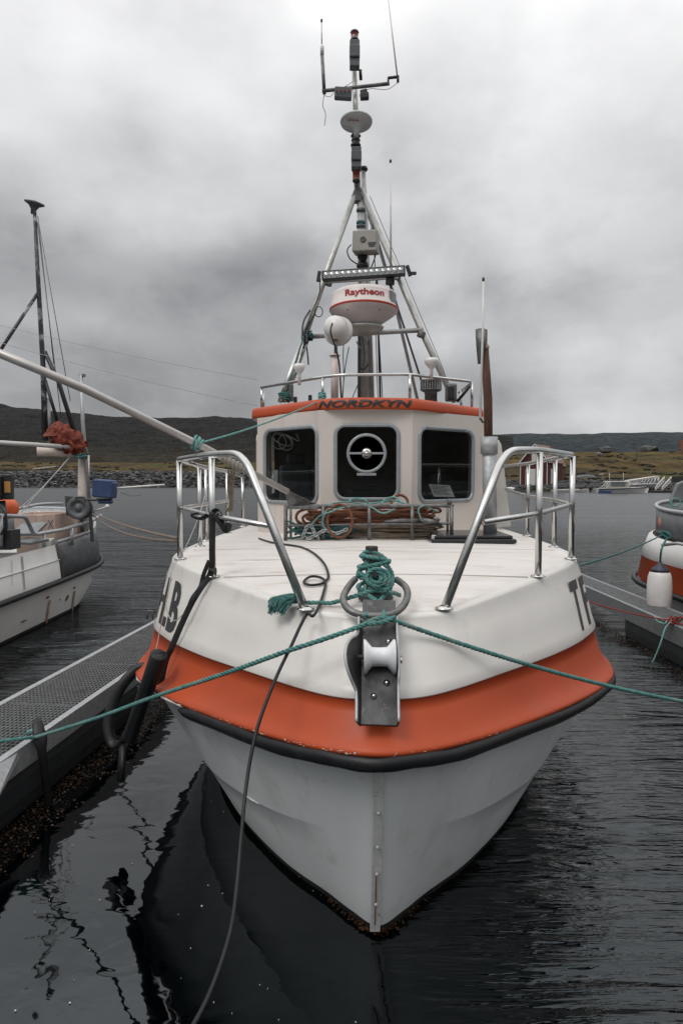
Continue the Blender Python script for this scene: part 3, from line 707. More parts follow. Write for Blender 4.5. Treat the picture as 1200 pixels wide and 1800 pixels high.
# ---- wheelhouse
FY, CY = 7.1, 7.9
a0, a1 = P(563, 850, FY), P(724, 850, FY); c0, c1 = P(453, 850, CY), P(850, 850, CY)
XY = [(c0.x, c0.y), (a0.x, a0.y), (a1.x, a1.y), (c1.x, c1.y)]
BACK = 9.4
ZB, ZT = 1.74, 3.10
wh = empty('wheelhouse', (0, 0, 0)); wh.parent = BOAT; wh.location = -Vector(BOAT.location) * 0
def part(mb, name, m, parent, **k): return mb.build(name, m, parent, **k)
def wall_with_hole(A, B, hole, z0, z1, th=.05, rad=.09, n=8):
    """upright wall A-B with one rounded opening (px rectangle on that plane)"""
    A, B = Vector(A), Vector(B); d = (B - A); L = d.length; d.normalize(); nn = Vector((-d.y, d.x)); 
    if nn.y > 0: nn = -nn
    def pt(u, z, o=0): q = A + d*u + nn*o; return Vector((q.x, q.y, z))
    u0, u1, h0, h1 = hole
    loop = []
    for cx, cz, s in ((u1-rad, h1-rad, 0), (u0+rad, h1-rad, 1), (u0+rad, h0+rad, 2), (u1-rad, h0+rad, 3)):
        for k in range(n+1):
            a = PI/2*s + PI/2*k/n; loop.append((cx + rad*math.cos(a), cz + rad*math.sin(a)))
    cu, cz = (u0+u1)/2, (h0+h1)/2; out = []
    for (u, z) in loop:
        du, dz = u - cu, z - cz; s = 1e9
        if du > 1e-6: s = min(s, (L - cu)/du)
        if du < -1e-6: s = min(s, (0 - cu)/du)
        if dz > 1e-6: s = min(s, (z1 - cz)/dz)
        if dz < -1e-6: s = min(s, (z0 - cz)/dz)
        out.append([cu + du*s, cz + dz*s])
    for (U, Z) in ((L, z1), (0, z1), (0, z0), (L, z0)):   # snap corners
        k = min(range(len(out)), key=lambda i: (out[i][0]-U)**2 + (out[i][1]-Z)**2); out[k] = [U, Z]
    mb = MB(); m = len(loop)
    vs = [pt(u, z) for u, z in loop] + [pt(u, z) for u, z in out] + [pt(u, z, -th) for u, z in loop]
    fs = [(i, (i+1) % m, (i+1) % m + m, i+m) for i in range(m)] + [(i, (i+1) % m, (i+1) % m + 2*m, i+2*m) for i in range(m)]
    mb.add(vs, fs); return mb, loop, pt
def uv(px, py, A, B):
    p = PL(px, py, A, B); d = (Vector(B) - Vector(A)).normalized(); return (Vector((p.x, p.y)) - Vector(A)).dot(d), p.z
wins = [(0, 1, (467, 556, 755, 881)), (1, 2, (592, 697, 750, 875)), (2, 3, (738, 829, 757, 878))]
for i, j, (x0, x1, y0, y1) in wins:
    A_, B_ = XY[i], XY[j]; ym, xm = (y0+y1)/2, (x0+x1)/2
    u0, u1 = uv(x0, ym, A_, B_)[0], uv(x1, ym, A_, B_)[0]; h0, h1 = uv(xm, y1, A_, B_)[1], uv(xm, y0, A_, B_)[1]
    mb, loop, pt = wall_with_hole(A_, B_, (u0, u1, h0, h1), ZB, ZT)
    mb.build('front_wall', cream, wh)
    # frame: swept band around the opening
    mb = MB(); k = len(loop); cu, cz = (u0+u1)/2, (h0+h1)/2; rows = []
    for off, o in ((-.004, -.02), (-.004, .014), (.004, .018), (.028, .018), (.036, .010), (.036, -.001)):
        row = []
        for q, (u, z) in enumerate(loop):
            pu, pz = loop[(q-1) % k]; nu, nz = loop[(q+1) % k]; tx, tz = nu-pu, nz-pz; l_ = math.hypot(tx, tz); row.append(pt(u + tz/l_*off, z - tx/l_*off, o))
        row.append(row[0]); rows.append(row)
    mb.grid(rows); mb.build('window_frame', winframe, wh)
    mb = MB(); rows = []
    mb.add([pt(u, z, -.006) for u, z in loop], [tuple(range(len(loop)))]); mb.build('window_glass', glass, wh, fix=False)
    if i == 2:   # rain gutter above the right window
        mb = MB(); g0, g1 = uv(748, 752, A_, B_), uv(815, 756, A_, B_); mb.beam(pt(g0[0], g0[1], .03), pt(g1[0], g1[1], .03), .03, .022); mb.build('drip_rail', winframe, wh, bevel=.004)
# sides, back, floor
sidez = [(XY[0], (c0.x + .02, BACK)), (XY[3], (c1.x - .02, BACK))]
for k_s, (A_, B_) in enumerate(sidez):
    q0, q1 = (.035, .05) if not k_s else (-.05, -.035); mb = MB(); ly = A_[1] + .1; [MB().box(((A_[0]+B_[0])/2 + .06, (ly + B_[1])/2 , z_), (.02, B_[1]-ly - .06, h_)).build('wall_lining', inner, wh) for z_, h_ in ((2.0, .40), (3.0, .14))] if not k_s else mb.box(((A_[0]+B_[0])/2 - .06, (ly + B_[1])/2, (ZB+ZT)/2), (.02, B_[1]-ly-.06, ZT-ZB-.04)).build('wall_lining', inner, wh)
    if k_s: mb = MB(); mb.prism([(A_[0]-.03, A_[1], ZB), (A_[0]+.02, A_[1], ZB), (B_[0]+.02, B_[1], ZB), (B_[0]-.03, B_[1], ZB)], (0, 0, ZT-ZB)); mb.build('side_wall', cream, wh); continue
    mb, loop, pt = wall_with_hole(A_, B_, (.25, 1.15, 2.2, 2.92), ZB, ZT); mb.build('side_wall', cream, wh)
    mb = MB(); mb.add([pt(u, z, -.01) for u, z in loop], [tuple(range(len(loop)))]); mb.build('side_glass', glass, wh)
mb = MB(); A_, B_ = (c0.x + .02, BACK), (c1.x - .02, BACK)
mb = MB(); mb.prism([(A_[0]+.03, BACK-.03, ZB), (B_[0]-.03, BACK-.03, ZB), (B_[0]-.03, BACK-.03, ZT), (A_[0]+.03, BACK-.03, ZT)], (0, .03, 0)); mb.build('back_wall', inner, wh)
mb = MB(); mb.prism([(XY[0][0]+.06, XY[0][1]+.05, 2.02), (XY[1][0], XY[1][1]+.12, 2.02), (XY[2][0], XY[2][1]+.12, 2.02), (XY[3][0]-.06, XY[3][1]+.05, 2.02)], (0, 0, .03)); mb.build('dashboard', inner, wh)
mb = MB(); mb.prism([(XY[0][0]+.06, XY[0][1]+.04, 3.03), (XY[1][0], XY[1][1]+.06, 3.03), (XY[2][0], XY[2][1]+.06, 3.03), (XY[3][0]-.06, XY[3][1]+.04, 3.03), (c1.x-.08, BACK-.06, 3.03), (c0.x+.08, BACK-.06, 3.03)], (0, 0, .02)); mb.build('headlining', inner, wh)
mb = MB(); q = P(520, 840, 8.7); mb.box((q.x, 8.7, 2.25), (.42, .12, .62)); mb.box((q.x, 8.7, 2.64), (.24, .09, .14)); mb.build('helm_seat', fabric, wh, bevel=.05, seg=3)
for b_ in (((P(785, 800, 8.6).x, 8.6, 2.3), (.5, .4, .35)), ((P(640, 830, 7.75).x, 7.75, 2.16), (.34, .2, .22))): mb = MB(); mb.box(*b_); mb.build('instrument_console', blackp, wh, bevel=.03)
mb = MB(); mb.lathe([(.13, -.008), (.145, -.008), (.145, .008), (.13, .008)], P(655, 835, 7.9), axis=(0, -1, .4), n=24); mb.build('steering_wheel', blackp, wh)
mb = MB(); A_, B_ = XY[0], XY[1]
for (cx_, cy_, rx_, ry_, ph) in ((496, 772, 18, 9, .5), (502, 778, 12, 14, -.6), (490, 776, 14, 12, .9)):
    loop_ = [PL(cx_ + rx_*math.cos(a)*math.cos(ph) - ry_*math.sin(a)*math.sin(ph), cy_ + rx_*math.cos(a)*math.sin(ph) + ry_*math.sin(a)*math.cos(ph), A_, B_, -.05) for a in [k*2*PI/24 for k in range(24)]]
    mb.tube(loop_, .0055, 6, closed=True)
mb.tube(cr([PL(505, 765, A_, B_, -.05), PL(525, 775, A_, B_, -.06), PL(520, 762, A_, B_, -.06)], 6), .005, 6)
mb.build('window_cable', mat('pale_cable', (.5, .48, .42)), wh)
mb = MB(); mb.prism([PL(x, y, XY[0], XY[1], -.09) for x, y in ((480, 826), (488, 826), (488, 847), (480, 847))], (0, .02, 0)); mb.build('interior_lamp', paper, wh)
# paper on the right of the dashboard
A_, B_ = XY[2], XY[3]
mb = MB(); cs = [PL(x, y, A_, B_, o) for x, y, o in ((753, 851, -.03), (790, 853, -.03), (799, 874, -.02), (762, 873, -.02))]; mb.prism(cs, (0, .002, 0)); pg = mb.build('paper_sheet', paper, wh)
mb = MB()
for k in range(7):
    f = .12 + k*.11; l0, l1 = cs[0].lerp(cs[3], f), cs[1].lerp(cs[2], f); a_, b_ = l0.lerp(l1, .08), l0.lerp(l1, .92 - .25*((k*37 % 10)/10)); n_ = Vector((-.3, -1, .2)).normalized()*.0025
    up_ = (cs[0]-cs[3]).normalized()*.004; mb.add([a_+n_-up_, b_+n_-up_, b_+n_+up_, a_+n_+up_], [(0, 1, 2, 3)])
mb.build('print', greyp, wh, fix=False)
# clear view screen in the middle window
A_, B_ = XY[1], XY[2]; cc = PL(644, 797, A_, B_, .012); rad_ = .205
mb = MB(); mb.lathe([(rad_-.03, -.012), (rad_-.03, .016), (rad_-.024, .022), (rad_-.004, .022), (rad_+.002, .014), (rad_+.002, -.012)], cc, axis=(0, -1, 0), n=48); cv = mb.build('clear_view_ring', winframe, wh)
mb = MB(); mb.beam(cc + Vector((-rad_+.02, -.01, 0)), cc + Vector((rad_-.02, -.01, 0)), .02, .022); mb.build('clear_view_bar', winframe, wh, bevel=.004)
mb = MB(); mb.lathe([(.055, 0), (.055, .018), (.045, .03), (.02, .034), (.02, .044), (.001, .048)], cc, axis=(0, -1, 0), n=28); mb.build('clear_view_motor', steel, wh)
mb = MB(); mb.lathe([(.055, 0), (.062, .006), (.045, .014)], cc + Vector((0, 0, 0)), axis=(0, -1, 0), n=20); mb.build('motor_ring', blackp, wh)
mb = MB(); mb.box(cc + Vector((.0, -.008, -rad_-.012)), (.2, .02, .028)); mb.build('clear_view_base', winframe, wh, bevel=.004)
# roof with orange fascia
fas = cr([P(443, 738, 7.98), P(475, 729, 7.72), P(560, 723, 7.15), P(600, 721, 7.03), P(640, 720.5, 7.01), P(690, 720.5, 7.03), P(738, 722, 7.12), P(810, 729, 7.68), P(849, 737, 7.98)], 8)
for p in fas: p.z = 3.085 + .012 * (1 - ((p.x - .33)/1.4)**2)
mb = MB(); top = []
prof = [(-.045, -.0), (0, 0), (.004, .03), (-.002, .085), (-.02, .118), (-.05, .128), (-.3, .14)]
cxr = Vector((.33, 9.2, 0)); rows = []
for o_, z_ in prof:
    row = []
    for i, p in enumerate(fas):
        t_ = (fas[min(len(fas)-1, i+1)] - fas[max(0, i-1)]); n_ = Vector((t_.y, -t_.x, 0)).normalized()
        e = sstep(0, .12, min(i, len(fas)-1-i)/len(fas)); row.append(p + n_*o_ + Vector((0, 0, z_)))
    rows.append([Vector((row[0].x + .01, BACK + .1, row[0].z))] + row + [Vector((row[-1].x - .01, BACK + .1, row[-1].z))])
rows[0:0] = [[Vector((r.x + (.33 - r.x)*.08, r.y + .12, r.z - 0.002)) for r in rows[0]]]
mb.grid(rows, mis=[1, 1] + [0]*4 + [2]); top = rows[-1]
n0 = len(mb.v); mb.add(top, [tuple(range(len(top)))], 2)
roof = mb.build('roof', [orange, cream, mat('faded_roof_paint', (.20, .155, .135), (.16, .125, .11), 3, .7)], wh)
# name on the fascia
arc = [0]
for p, q in zip(fas, fas[1:]): arc.append(arc[-1] + (q-p).length)
def onfas(s, z):
    i = 0
    while i < len(arc)-2 and arc[i+1] < s: i += 1
    p = fas[i].lerp(fas[i+1], (s - arc[i])/(arc[i+1]-arc[i])); t_ = fas[i+1] - fas[i]; n_ = Vector((t_.y, -t_.x, 0)).normalized()
    zz = z; o_ = .0065 if zz < .085 else .0065 - (zz-.085)*.6
    return p + n_*o_ + Vector((0, 0, zz))
def s_at(px): 
    k = min(range(len(fas)), key=lambda i: abs(600 + fas[i].x/fas[i].y*F - px)); return arc[k]
s0, s1 = s_at(563), s_at(722)
text_on('boat_name', 'NORDKYN', s1-s0, .082, lambda x, y: onfas(s0 + x, .022 + y), black, wh, off=.035, shear=.25, sp=1.0)

# aft shelter side (white wing right of the wheelhouse)
mb = MB(); Yf = 8.6
mb.prism([P(862, 772, Yf), P(877, 774, Yf), P(881, 782, Yf), P(898, 926, Yf), P(862, 930, Yf)], (0, 1.8, 0)); mb.build('aft_shelter', gel, BOAT, bevel=.012)
mb = MB(); mb.box((.4, 10.1, 2.35), (2.3, 1.35, 1.2)); mb.build('aft_cabin', cream, BOAT, bevel=.03)

# ---- stainless guard rails
def rail(pts, r=.022, fil=.12, name='guard_rail', m=steel): 
    mb = MB(); mb.tube(fillet(pts, fil, 8), r, 14); return mb.build(name, m, BOAT)
def foot(p): 
    mb = MB(); mb.lathe([(.048, 0), (.048, .006), (.03, .010), (.024, .016)], (p.x, p.y, deck_at(p.x, p.y) - .001), n=20); mb.build('rail_foot', steel, BOAT)
def post(px, py, pytop, Y, r=.022):
    p = P(px, py, Y); p.z = deck_at(p.x, p.y); q = P(px, pytop, Y); 
    mb = MB(); mb.tube([p, (p.x, p.y, q.z)], r, 14); mb.build('rail_post', steel, BOAT); foot(p)
fl, fr = P(537, 1077, 3.62), P(780, 1077, 3.62)
for p in (fl, fr): p.z = deck_at(p.x, p.y) - .01; foot(p)
rail([fl, P(428, 797, 4.15), P(372, 799, 4.5), P(316, 808, 5.2)], .024, .16)
rail([fr, P(886, 792, 4.15), P(945, 791, 4.5), P(1003, 800, 5.2)], .024, .16)
rail([P(316, 808, 5.2), P(352, 820, 6.1), P(402, 829, 7.4), P(428, 838, 8.9)], .020, .3)
rail([P(1003, 800, 5.2), P(975, 806, 6.0), P(928, 815, 7.4), P(884, 820, 8.55)], .020, .3)
post(374, 1018, 803, 4.5); post(945, 1016, 795, 4.5)
post(317, 985, 809, 5.2); post(1003, 979, 802, 5.2)
post(352, 960, 821, 6.1, .02); post(363, 952, 823, 6.7, .016); post(400, 937, 830, 7.8, .018); post(427, 928, 838, 8.9, .02)
post(973, 956, 807, 6.05, .02); post(926, 938, 816, 7.4, .02)
rail([P(475, 925, 3.92), P(374, 907, 4.5), P(318, 893, 5.2), P(352, 888, 6.1), P(402, 880, 7.5), P(426, 882, 8.9)], .017, .15)
rail([P(848, 918, 3.92), P(945, 903, 4.5), P(1003, 887, 5.2), P(973, 879, 6.05), P(926, 872, 7.4), P(888, 860, 8.55)], .017, .15)

stain = mat('deck_stain', (.60, .53, .48), (.64, .585, .54), 8, .6)
rnd = random.Random(23)
for px, py, L_, w_ in ((470, 985, .5, .012), (500, 1000, .35, .008), (640, 972, .7, .010), (560, 968, .5, .014), (720, 985, .3, .006), (820, 975, .4, .008)):
    c = PZ(px, py, 1.785); mb = MB(); vs = []
    for i in range(13):
        f = i/12; x = c.x + (f-.5)*L_; y = c.y + .02*mnoise.noise(Vector((f*3, px, 0))); w2 = w_*math.sin(PI*f)**.6*(.6 + .9*abs(mnoise.noise(Vector((f*7, px*.1, 4))))); vs += [(x, y - w2, deck_at(x, y - w2) + .0025), (x, y + w2, deck_at(x, y + w2) + .0025)]
    mb.add(vs, [(2*i, 2*i+2, 2*i+3, 2*i+1) for i in range(12)]); mb.build('deck_stain', stain, BOAT)
# ---- rope rack at the foot of the wheelhouse
rk = empty('rope_rack', (0, 0, 0)); rk.parent = BOAT
def rtube(pts, r, name='rack_bar', fil=.03): mb = MB(); mb.tube(fillet(pts, fil, 5), r, 10); return mb.build(name, oldgalv, rk)
YR, YB = 6.55, 6.95
rtube([P(502, 890, YB), P(502, 889, YR), P(795, 889, YR), P(795, 889, YB)], .017)
rtube([P(502, 924, YB), P(502, 924, YR), P(795, 920, YR), P(795, 921, YB)], .012)
for px in (502, 568, 649, 724, 793):
    a_ = P(px, 950, YR); a_.z = deck_at(a_.x, a_.y) - .005; b_ = P(px, 889, YR); rtube([a_, b_], .019, 'rack_post')
for px in (511, 786):
    a_ = P(px, 935, YB); a_.z = deck_at(a_.x, a_.y); rtube([a_, P(px, 889, YB)], .013, 'rack_post')
mb = MB(); mb.lathe([(.022, -.02), (.028, -.02), (.028, .02), (.022, .02)], P(789, 887, YR) + Vector((0, 0, .03)), axis=(1, 0, 0), n=16); mb.build('shackle', oldgalv, rk)
# hatch and exhaust pedestal
mb = MB(); q = [PZ(757, 950, 1.79), PZ(910, 950, 1.79), PZ(905, 940, 1.80), PZ(765, 940, 1.80)]
hx0, hx1 = P(758, 955, 6.25).x, P(908, 955, 6.25).x; zc = deck_at(1.2, 6.4)
mb.box(((hx0+hx1)/2, 6.62, zc + .02), (hx1-hx0, .75, .04)); mb.box(((hx0+hx1)/2, 6.62, zc + .055), (hx1-hx0-.06, .69, .035)); ht = mb.build('deck_hatch', mat('hatch_black', (.013, .013, .015), (.02, .02, .022), 6, .22), BOAT, bevel=.014, seg=3)
mb = MB(); 
for k in (0, 1): mb.box((hx0 + .03 + .0, 6.32 + .5*k, zc + .05), (.05, .06, .05))
mb.build('hatch_hinge', steel, ht, bevel=.006)
ex = empty('exhaust_pipe', (0, 0, 0)); ex.parent = BOAT
YE = 6.75
mb = MB(); mb.tube([P(861, 936, YE), P(859, 768, YE)], .068, 20); mb.build('outer_sleeve', galv, ex)
mb = MB(); mb.tube([P(859, 798, YE), P(859, 768, YE)], .084, 20); mb.build('sleeve_collar', galv, ex)
mb = MB(); mb.tube([P(858, 790, YE), P(857, 700, YE), P(851, 612, YE)], [.042, .043, .040], 16); mb.build('rusty_pipe', rusty, ex)
mb = MB(); mb.lathe([(.043, 0), (.05, .012), (.046, .03), (.032, .06), (.03, .09)], P(851, 614, YE), axis=(-.12, 0, 1), n=18); mb.build('pipe_collar', pinkp, ex)
mb = MB(); mb.grid([[P(x, y, YE - .05 + dy) for x, y, dy in ((835, 579, .0), (841, 577, -.04), (849, 577, -.05), (856, 579, 0))], [P(x, y, YE-.05+dy) for x, y, dy in ((836, 604, 0), (841, 603, -.04), (849, 601, -.05), (856, 600, 0))], [P(x, y, YE-.05+dy) for x, y, dy in ((839, 640, 0), (840, 640, -.02), (842, 640, -.03), (844, 640, 0))]])
o = mb.build('rain_flap', oldgalv, ex); sm = o.modifiers.new('t', 'SOLIDIFY'); sm.thickness = .006
mb = MB(); mb.tube([P(849, 489, 6.5), P(848, 580, 6.5), P(843, 735, 6.5)], [.008, .011, .012], 10); mb.build('whip_aerial', white, BOAT)
mb = MB(); mb.tube([P(849, 488, 6.5), P(849, 494, 6.5)], .012, 10); mb.build('aerial_tip', blackp, BOAT)
mb = MB(); mb.tube([P(843, 735, 6.5), P(848, 742, 7.2), P(856, 742, 6.75)], .012, 8); mb.build('aerial_bracket', oldgalv, BOAT)

# ---- roof rail, instruments
YA = 7.35
rr_ = empty('roof_rail', (0, 0, 0)); rr_.parent = BOAT
def rroof(pts, r=.0165, fil=.1): mb = MB(); mb.tube(fillet(pts, fil, 6), r, 12); mb.build('roof_bar', steel, rr_)
rroof([P(459, 681, 7.95), P(565, 663, YA), P(600, 659, 7.25), P(718, 658, 7.25), P(830, 671, 7.95), P(806, 690, 9.0)])
for px, py, pb, Y_ in ((460, 681, 716, 7.95), (567, 663, 708, YA), (720, 658, 706, 7.26), (829, 671, 714, 7.95), (463, 690, 712, 8.7), (810, 686, 712, 8.7)):
    a_ = P(px, py, Y_); rroof([a_, (a_.x, a_.y, 3.205)], .0155)
def gps(px, py, Y, r, name='gps_dome'):
    c = P(px, py, Y); mb = MB(); mb.lathe([(.018, -.16), (.018, -.05), (r*.45, -.03), (r*.8, 0), (r, .03), (r, .05), (r*.8, .068), (.001, .074)], c, n=22); mb.build(name, white, BOAT)
gps(526, 651, 7.5, .062); gps(758, 641, 7.45, .078, 'satellite_dome')
# horn/vent with slotted head
v = P(757, 680, 7.7); vent = empty('roof_vent', (0, 0, 0)); vent.parent = BOAT
mb = MB(); mb.lathe([(.07, -.17), (.07, -.06), (.10, -.05), (.10, -.035)], v, n=24); mb.lathe([(.11, -.045), (.115, -.03), (.06, -.02)], v, n=24); mb.lathe([(.10, .055), (.115, .06), (.112, .075), (.06, .085), (.001, .088)], v, n=24); mb.lathe([(.075, -.04), (.075, .06)], v, n=16); mb.build('vent_body', oldgalv, vent)
for k in range(28):
    a = 2*PI*k/28; p = v + Vector((math.cos(a)*.112, math.sin(a)*.112, .012)); mb = MB(); mb.box(p, (.009, .016, .10), rot=a+PI/2); mb.build('fin', steel, vent)

# ---- mast
mast = empty('mast', (0, 0, 0)); mast.parent = BOAT
def mt(pts, r, m=alu, name='mast_tube', n=12, parent=None): mb = MB(); mb.tube(pts, r, n); return mb.build(name, m, parent or mast)
YM = 8.8
def down(px, py, Y): p = P(px, py, Y); p.z = 3.2; return p
mt([P(627, 332, YM), P(575, 475, 8.55), P(498, 700, 8.2), ], .038, name='tripod_leg')
mt([P(634, 332, YM), P(743, 588, 8.45), P(799, 706, 8.2)], .036, name='tripod_leg')
mt([P(636, 340, 8.9), P(686, 500, 9.2), P(735, 710, 9.35)], .022, name='backstay_tube')
mt([P(640, 340, 8.9), P(700, 545, 9.2), P(754, 712, 9.3)], .014, greyp, 'backstay_tube')
mt([P(537, 592, 8.42), P(743, 580, 8.45)], .030, name='cross_tube')
mt([P(541, 590, 8.3), P(498, 705, 8.05)], .040, steel, 'boom_sleeve')
mt([P(532, 596, 8.3), P(492, 706, 7.95)], .028, steel, 'stay_tube')
mt([P(640, 706, YM), P(633, 340, YM)], [.056, .045], name='main_mast', n=18)
mt([P(653, 706, 8.9), P(640, 345, 8.9)], .038, galv, name='second_tube')
mt([P(631, 700, 8.7), P(632, 470, 8.7)], .022, greyp, name='conduit'); mt([P(668, 703, 8.7), P(662, 480, 8.75)], .013, black, name='conduit')
mt([P(672, 700, 8.9), P(655, 400, 8.9)], .006, black, name='cable'); mt([P(664, 704, 8.7), P(660, 575, 8.7)], .005, black, name='cable')
for pts in ([(606, 568), (603, 620), (604, 660), (602, 702)], [(613, 610), (606, 650), (601, 705)], [(618, 702), (640, 640), (634, 575)]):
    mt(cr([P(x, y, 8.5) for x, y in pts], 6), .006, tealdk if pts[0][0] == 606 else black, 'hanging_cable', 6)
mt(cr([P(626, 600, 8.6), P(634, 612, 8.55), P(645, 600, 8.55), P(650, 585, 8.6), P(640, 575, 8.6)], 5), .008, greyr, 'looped_cable', 6)
mt(cr([P(630, 640, 8.6), P(638, 650, 8.6), P(647, 640, 8.6)], 5), .010, black, 'looped_cable', 6)
# upper pole
mt([P(628, 345, YM), P(625, 200, YM), P(622, 110, YM)], [.042, .035, .03], alu, 'upper_pole')
mt([P(641, 380, 8.95), P(638, 300, 8.95)], .034, alu, 'side_pole'); mb = MB(); mb.lathe([(.04, -.02), (.055, 0), (.045, .03), (.001, .05)], P(639, 298, 8.95), n=14); mb.build('side_lamp', blackp, mast)
mb = MB(); a_ = P(628, 325, YM-.03); mb.prism([P(627, 322, YM-.06), P(637, 345, YM-.06), P(633, 352, YM-.06), P(622, 352, YM-.06), P(618, 345, YM-.06)], (0, .12, 0)); mb.build('apex_gusset', greyp, mast)
# navigation lights
def navlight(px, top, boxa, boxb, bot, w):
    Y_ = 8.68
    if top: 
        c = P(px, top[1], Y_); h = P(px, top[0], Y_).z - c.z; mb = MB(); mb.lathe([(w*.92, 0), (w*.92, h*.12), (w*.8, h*.18), (w*.8, h*.72), (w*.95, h*.8), (w*.8, h*.94), (.001, h)], c, n=20, mis=[1, 1, 0, 0, 1, 1]); mb.build('lantern', [redlens, black], mast)
    c0_, c1_ = P(px, boxb, Y_), P(px, boxa, Y_); mb = MB(); mb.box((c0_+c1_)/2, (w*2.1, w*2, (c1_-c0_).length - .004)); mb.box((c0_+c1_)/2 + Vector((0, -w*.4, .012)), (w*2.2, w*2, (c1_-c0_).length*.45)); mb.build('light_housing', greyp, mast, bevel=.012)
    if bot:
        c = P(px, bot[1], Y_); h = P(px, bot[0], Y_).z - c.z; mb = MB(); mb.lathe([(w*.6, 0), (w*.85, h*.1), (w*.8, h*.2), (w*.8, h*.85), (w, h*.9), (w, h)], c, n=20, mis=[1, 1, 0, 1, 1]); mb.build('lantern', [redlens, black], mast)
navlight(623, (54, 72), 73, 121, None, .058)
navlight(626, None, 260, 298, (298, 321), .058)
mb = MB(); c = P(625, 258, 8.7); h = P(625, 236, 8.7).z - c.z; mb.lathe([(.06, 0), (.065, h*.15), (.05, h*.2), (.05, h*.45), (.058, h*.5), (.05, h*.58), (.05, h*.8), (.065, h*.85), (.05, h)], c, n=20); mb.build('lantern', black, mast)
# disc aerial
c = P(626, 217, 8.65); mb = MB(); mb.lathe([(.03, -.17), (.05, -.06), (.12, -.02), (.195, .008), (.200, .024), (.19, .034), (.001, .05)], c, n=40, axis=(0, .18, 1)); mb.build('satellite_disc', mat('disc_grey', (.66, .67, .67)), mast)
# small red mark printed on the disc's underside
q = Vector((0, 0, 1)).rotation_difference(Vector((0, .18, 1)).normalized()).to_matrix()
mb = MB()
for k in range(6): x_ = -.105 + k*.024; mb.box(c + q @ Vector((x_, -.105 + .003*(k % 2), -.036)), (.015 if k % 2 else .009, .026, .003), q)
mb.build('faded_red_mark', redpr, mast)
# crosstree with aerials
mt([P(566, 160, 8.72), P(684, 147, 8.72)], .022, oldgalv, 'crosstree')
mt([P(570, 165, 8.72), P(566, 97, 8.72)], .022, oldgalv, 'aerial_mount'); mt([P(566, 97, 8.72), P(566, 82, 8.72), P(565, 78, 8.72)], [.024, .024, .01], white, 'aerial_base'); mt([P(565.5, 82, 8.72), P(565, 38, 8.72)], .0085, white, 'whip'); mt([P(565, 39, 8.72), P(565, 34, 8.72)], .013, black, 'whip_tip')
mt([P(682, 147, 8.72), P(682, 136, 8.72)], .012, black, 'bracket'); mt([P(682, 137, 8.72), P(700, 135, 8.72)], .018, black, 'bracket'); mt([P(699, 145, 8.72), P(699, 133, 8.72)], .016, black, 'bracket')
mt([P(698, 135, 8.72), P(681, -10, 8.72)], [.010, .007], white, 'whip'); mt([P(686.5, 475, 8.3), P(686, 283, 8.3)], [.013, .010], white, 'whip'); mt([P(686, 286, 8.3), P(686, 281, 8.3)], .014, black, 'whip_tip')
mt(cr([P(570, 165, 8.7), P(567, 185, 8.7), P(572, 200, 8.7), P(570, 221, 8.7)], 6), .004, black, 'hanging_cable', 5)
mt(cr([P(570, 168, 8.7), P(580, 170, 8.7), P(588, 162, 8.7), P(610, 150, 8.7), P(620, 143, 8.7)], 6), .004, greyr, 'hanging_cable', 5)
mt(cr([P(699, 145, 8.7), P(680, 157, 8.7), P(650, 156, 8.7), P(633, 165, 8.7), P(634, 172, 8.7)], 6), .004, greyr, 'hanging_cable', 5)
mb = MB(); mb.beam(P(588, 164, 8.66), P(618, 166, 8.66), .09, .13); mb.build('strobe_box', greyp, mast, bevel=.01); mb = MB(); mb.beam(P(633, 170, 8.66), P(648, 169, 8.66), .08, .07); mb.beam(P(633, 163, 8.66), P(645, 160, 8.66), .05, .05); mb.build('strobe_box', blackp, mast, bevel=.01)
for k in range(4): mb = MB(); mb.lathe([(.014, 0), (.014, .02)], P(592 + k*7, 160, 8.6), axis=(0, -1, 0), n=8); mb.build('red_lamp', redlens, mast)
mt([P(634, 140, 8.8), P(633, 123, 8.8)], .02, black, 'connector')
# grey box with round badge
bx = P(643, 427, 8.5); rotb = Matrix.Rotation(R(-14), 3, 'Z') @ Matrix.Rotation(R(2), 3, 'Y')
mb = MB(); mb.box(bx, (.30, .20, .25), rotb); gb = mb.build('junction_box', greylt, mast, bevel=.012)
mb = MB(); mb.lathe([(.036, 0), (.036, .006), (.022, .009), (.02, .005)], bx + rotb @ Vector((-.015, -.102, .01)), axis=rotb @ Vector((0, -1, 0)), n=20); mb.build('box_badge', greyp, mast)
mb = MB()
for k, w_ in enumerate((.10, .085, .07)): mb.box(bx + rotb @ Vector((.095, -.1025, -.035 - .02*k)), (w_, .003, .012), rotb)
mb.build('box_label', black, mast)
mt([P(654, 410, 8.45), P(656, 403, 8.45)], .035, navy, 'box_lamp'); mt(cr([P(617, 430, 8.4), P(610, 440, 8.4), P(615, 455, 8.45), P(627, 464, 8.5)], 5), .008, black, 'looped_cable', 6); mt(cr([P(660, 446, 8.45), P(657, 458, 8.5), P(652, 470, 8.5)], 5), .008, black, 'looped_cable', 6)
mb = MB(); mb.lathe([(.06, -.12), (.075, -.10), (.075, -.06), (.055, -.05), (.055, 0), (.07, .02), (.05, .05)], P(637, 455, 8.6), n=20); mb.build('swivel', blackp, mast)
for yy in (370, 392, 398): mb = MB(); mb.lathe([(.052, -.02), (.058, -.01), (.058, .01), (.052, .02)], P(634, yy, YM-.01), n=16); mb.build('mast_clamp', tealdk if yy == 392 else greyp, mast)
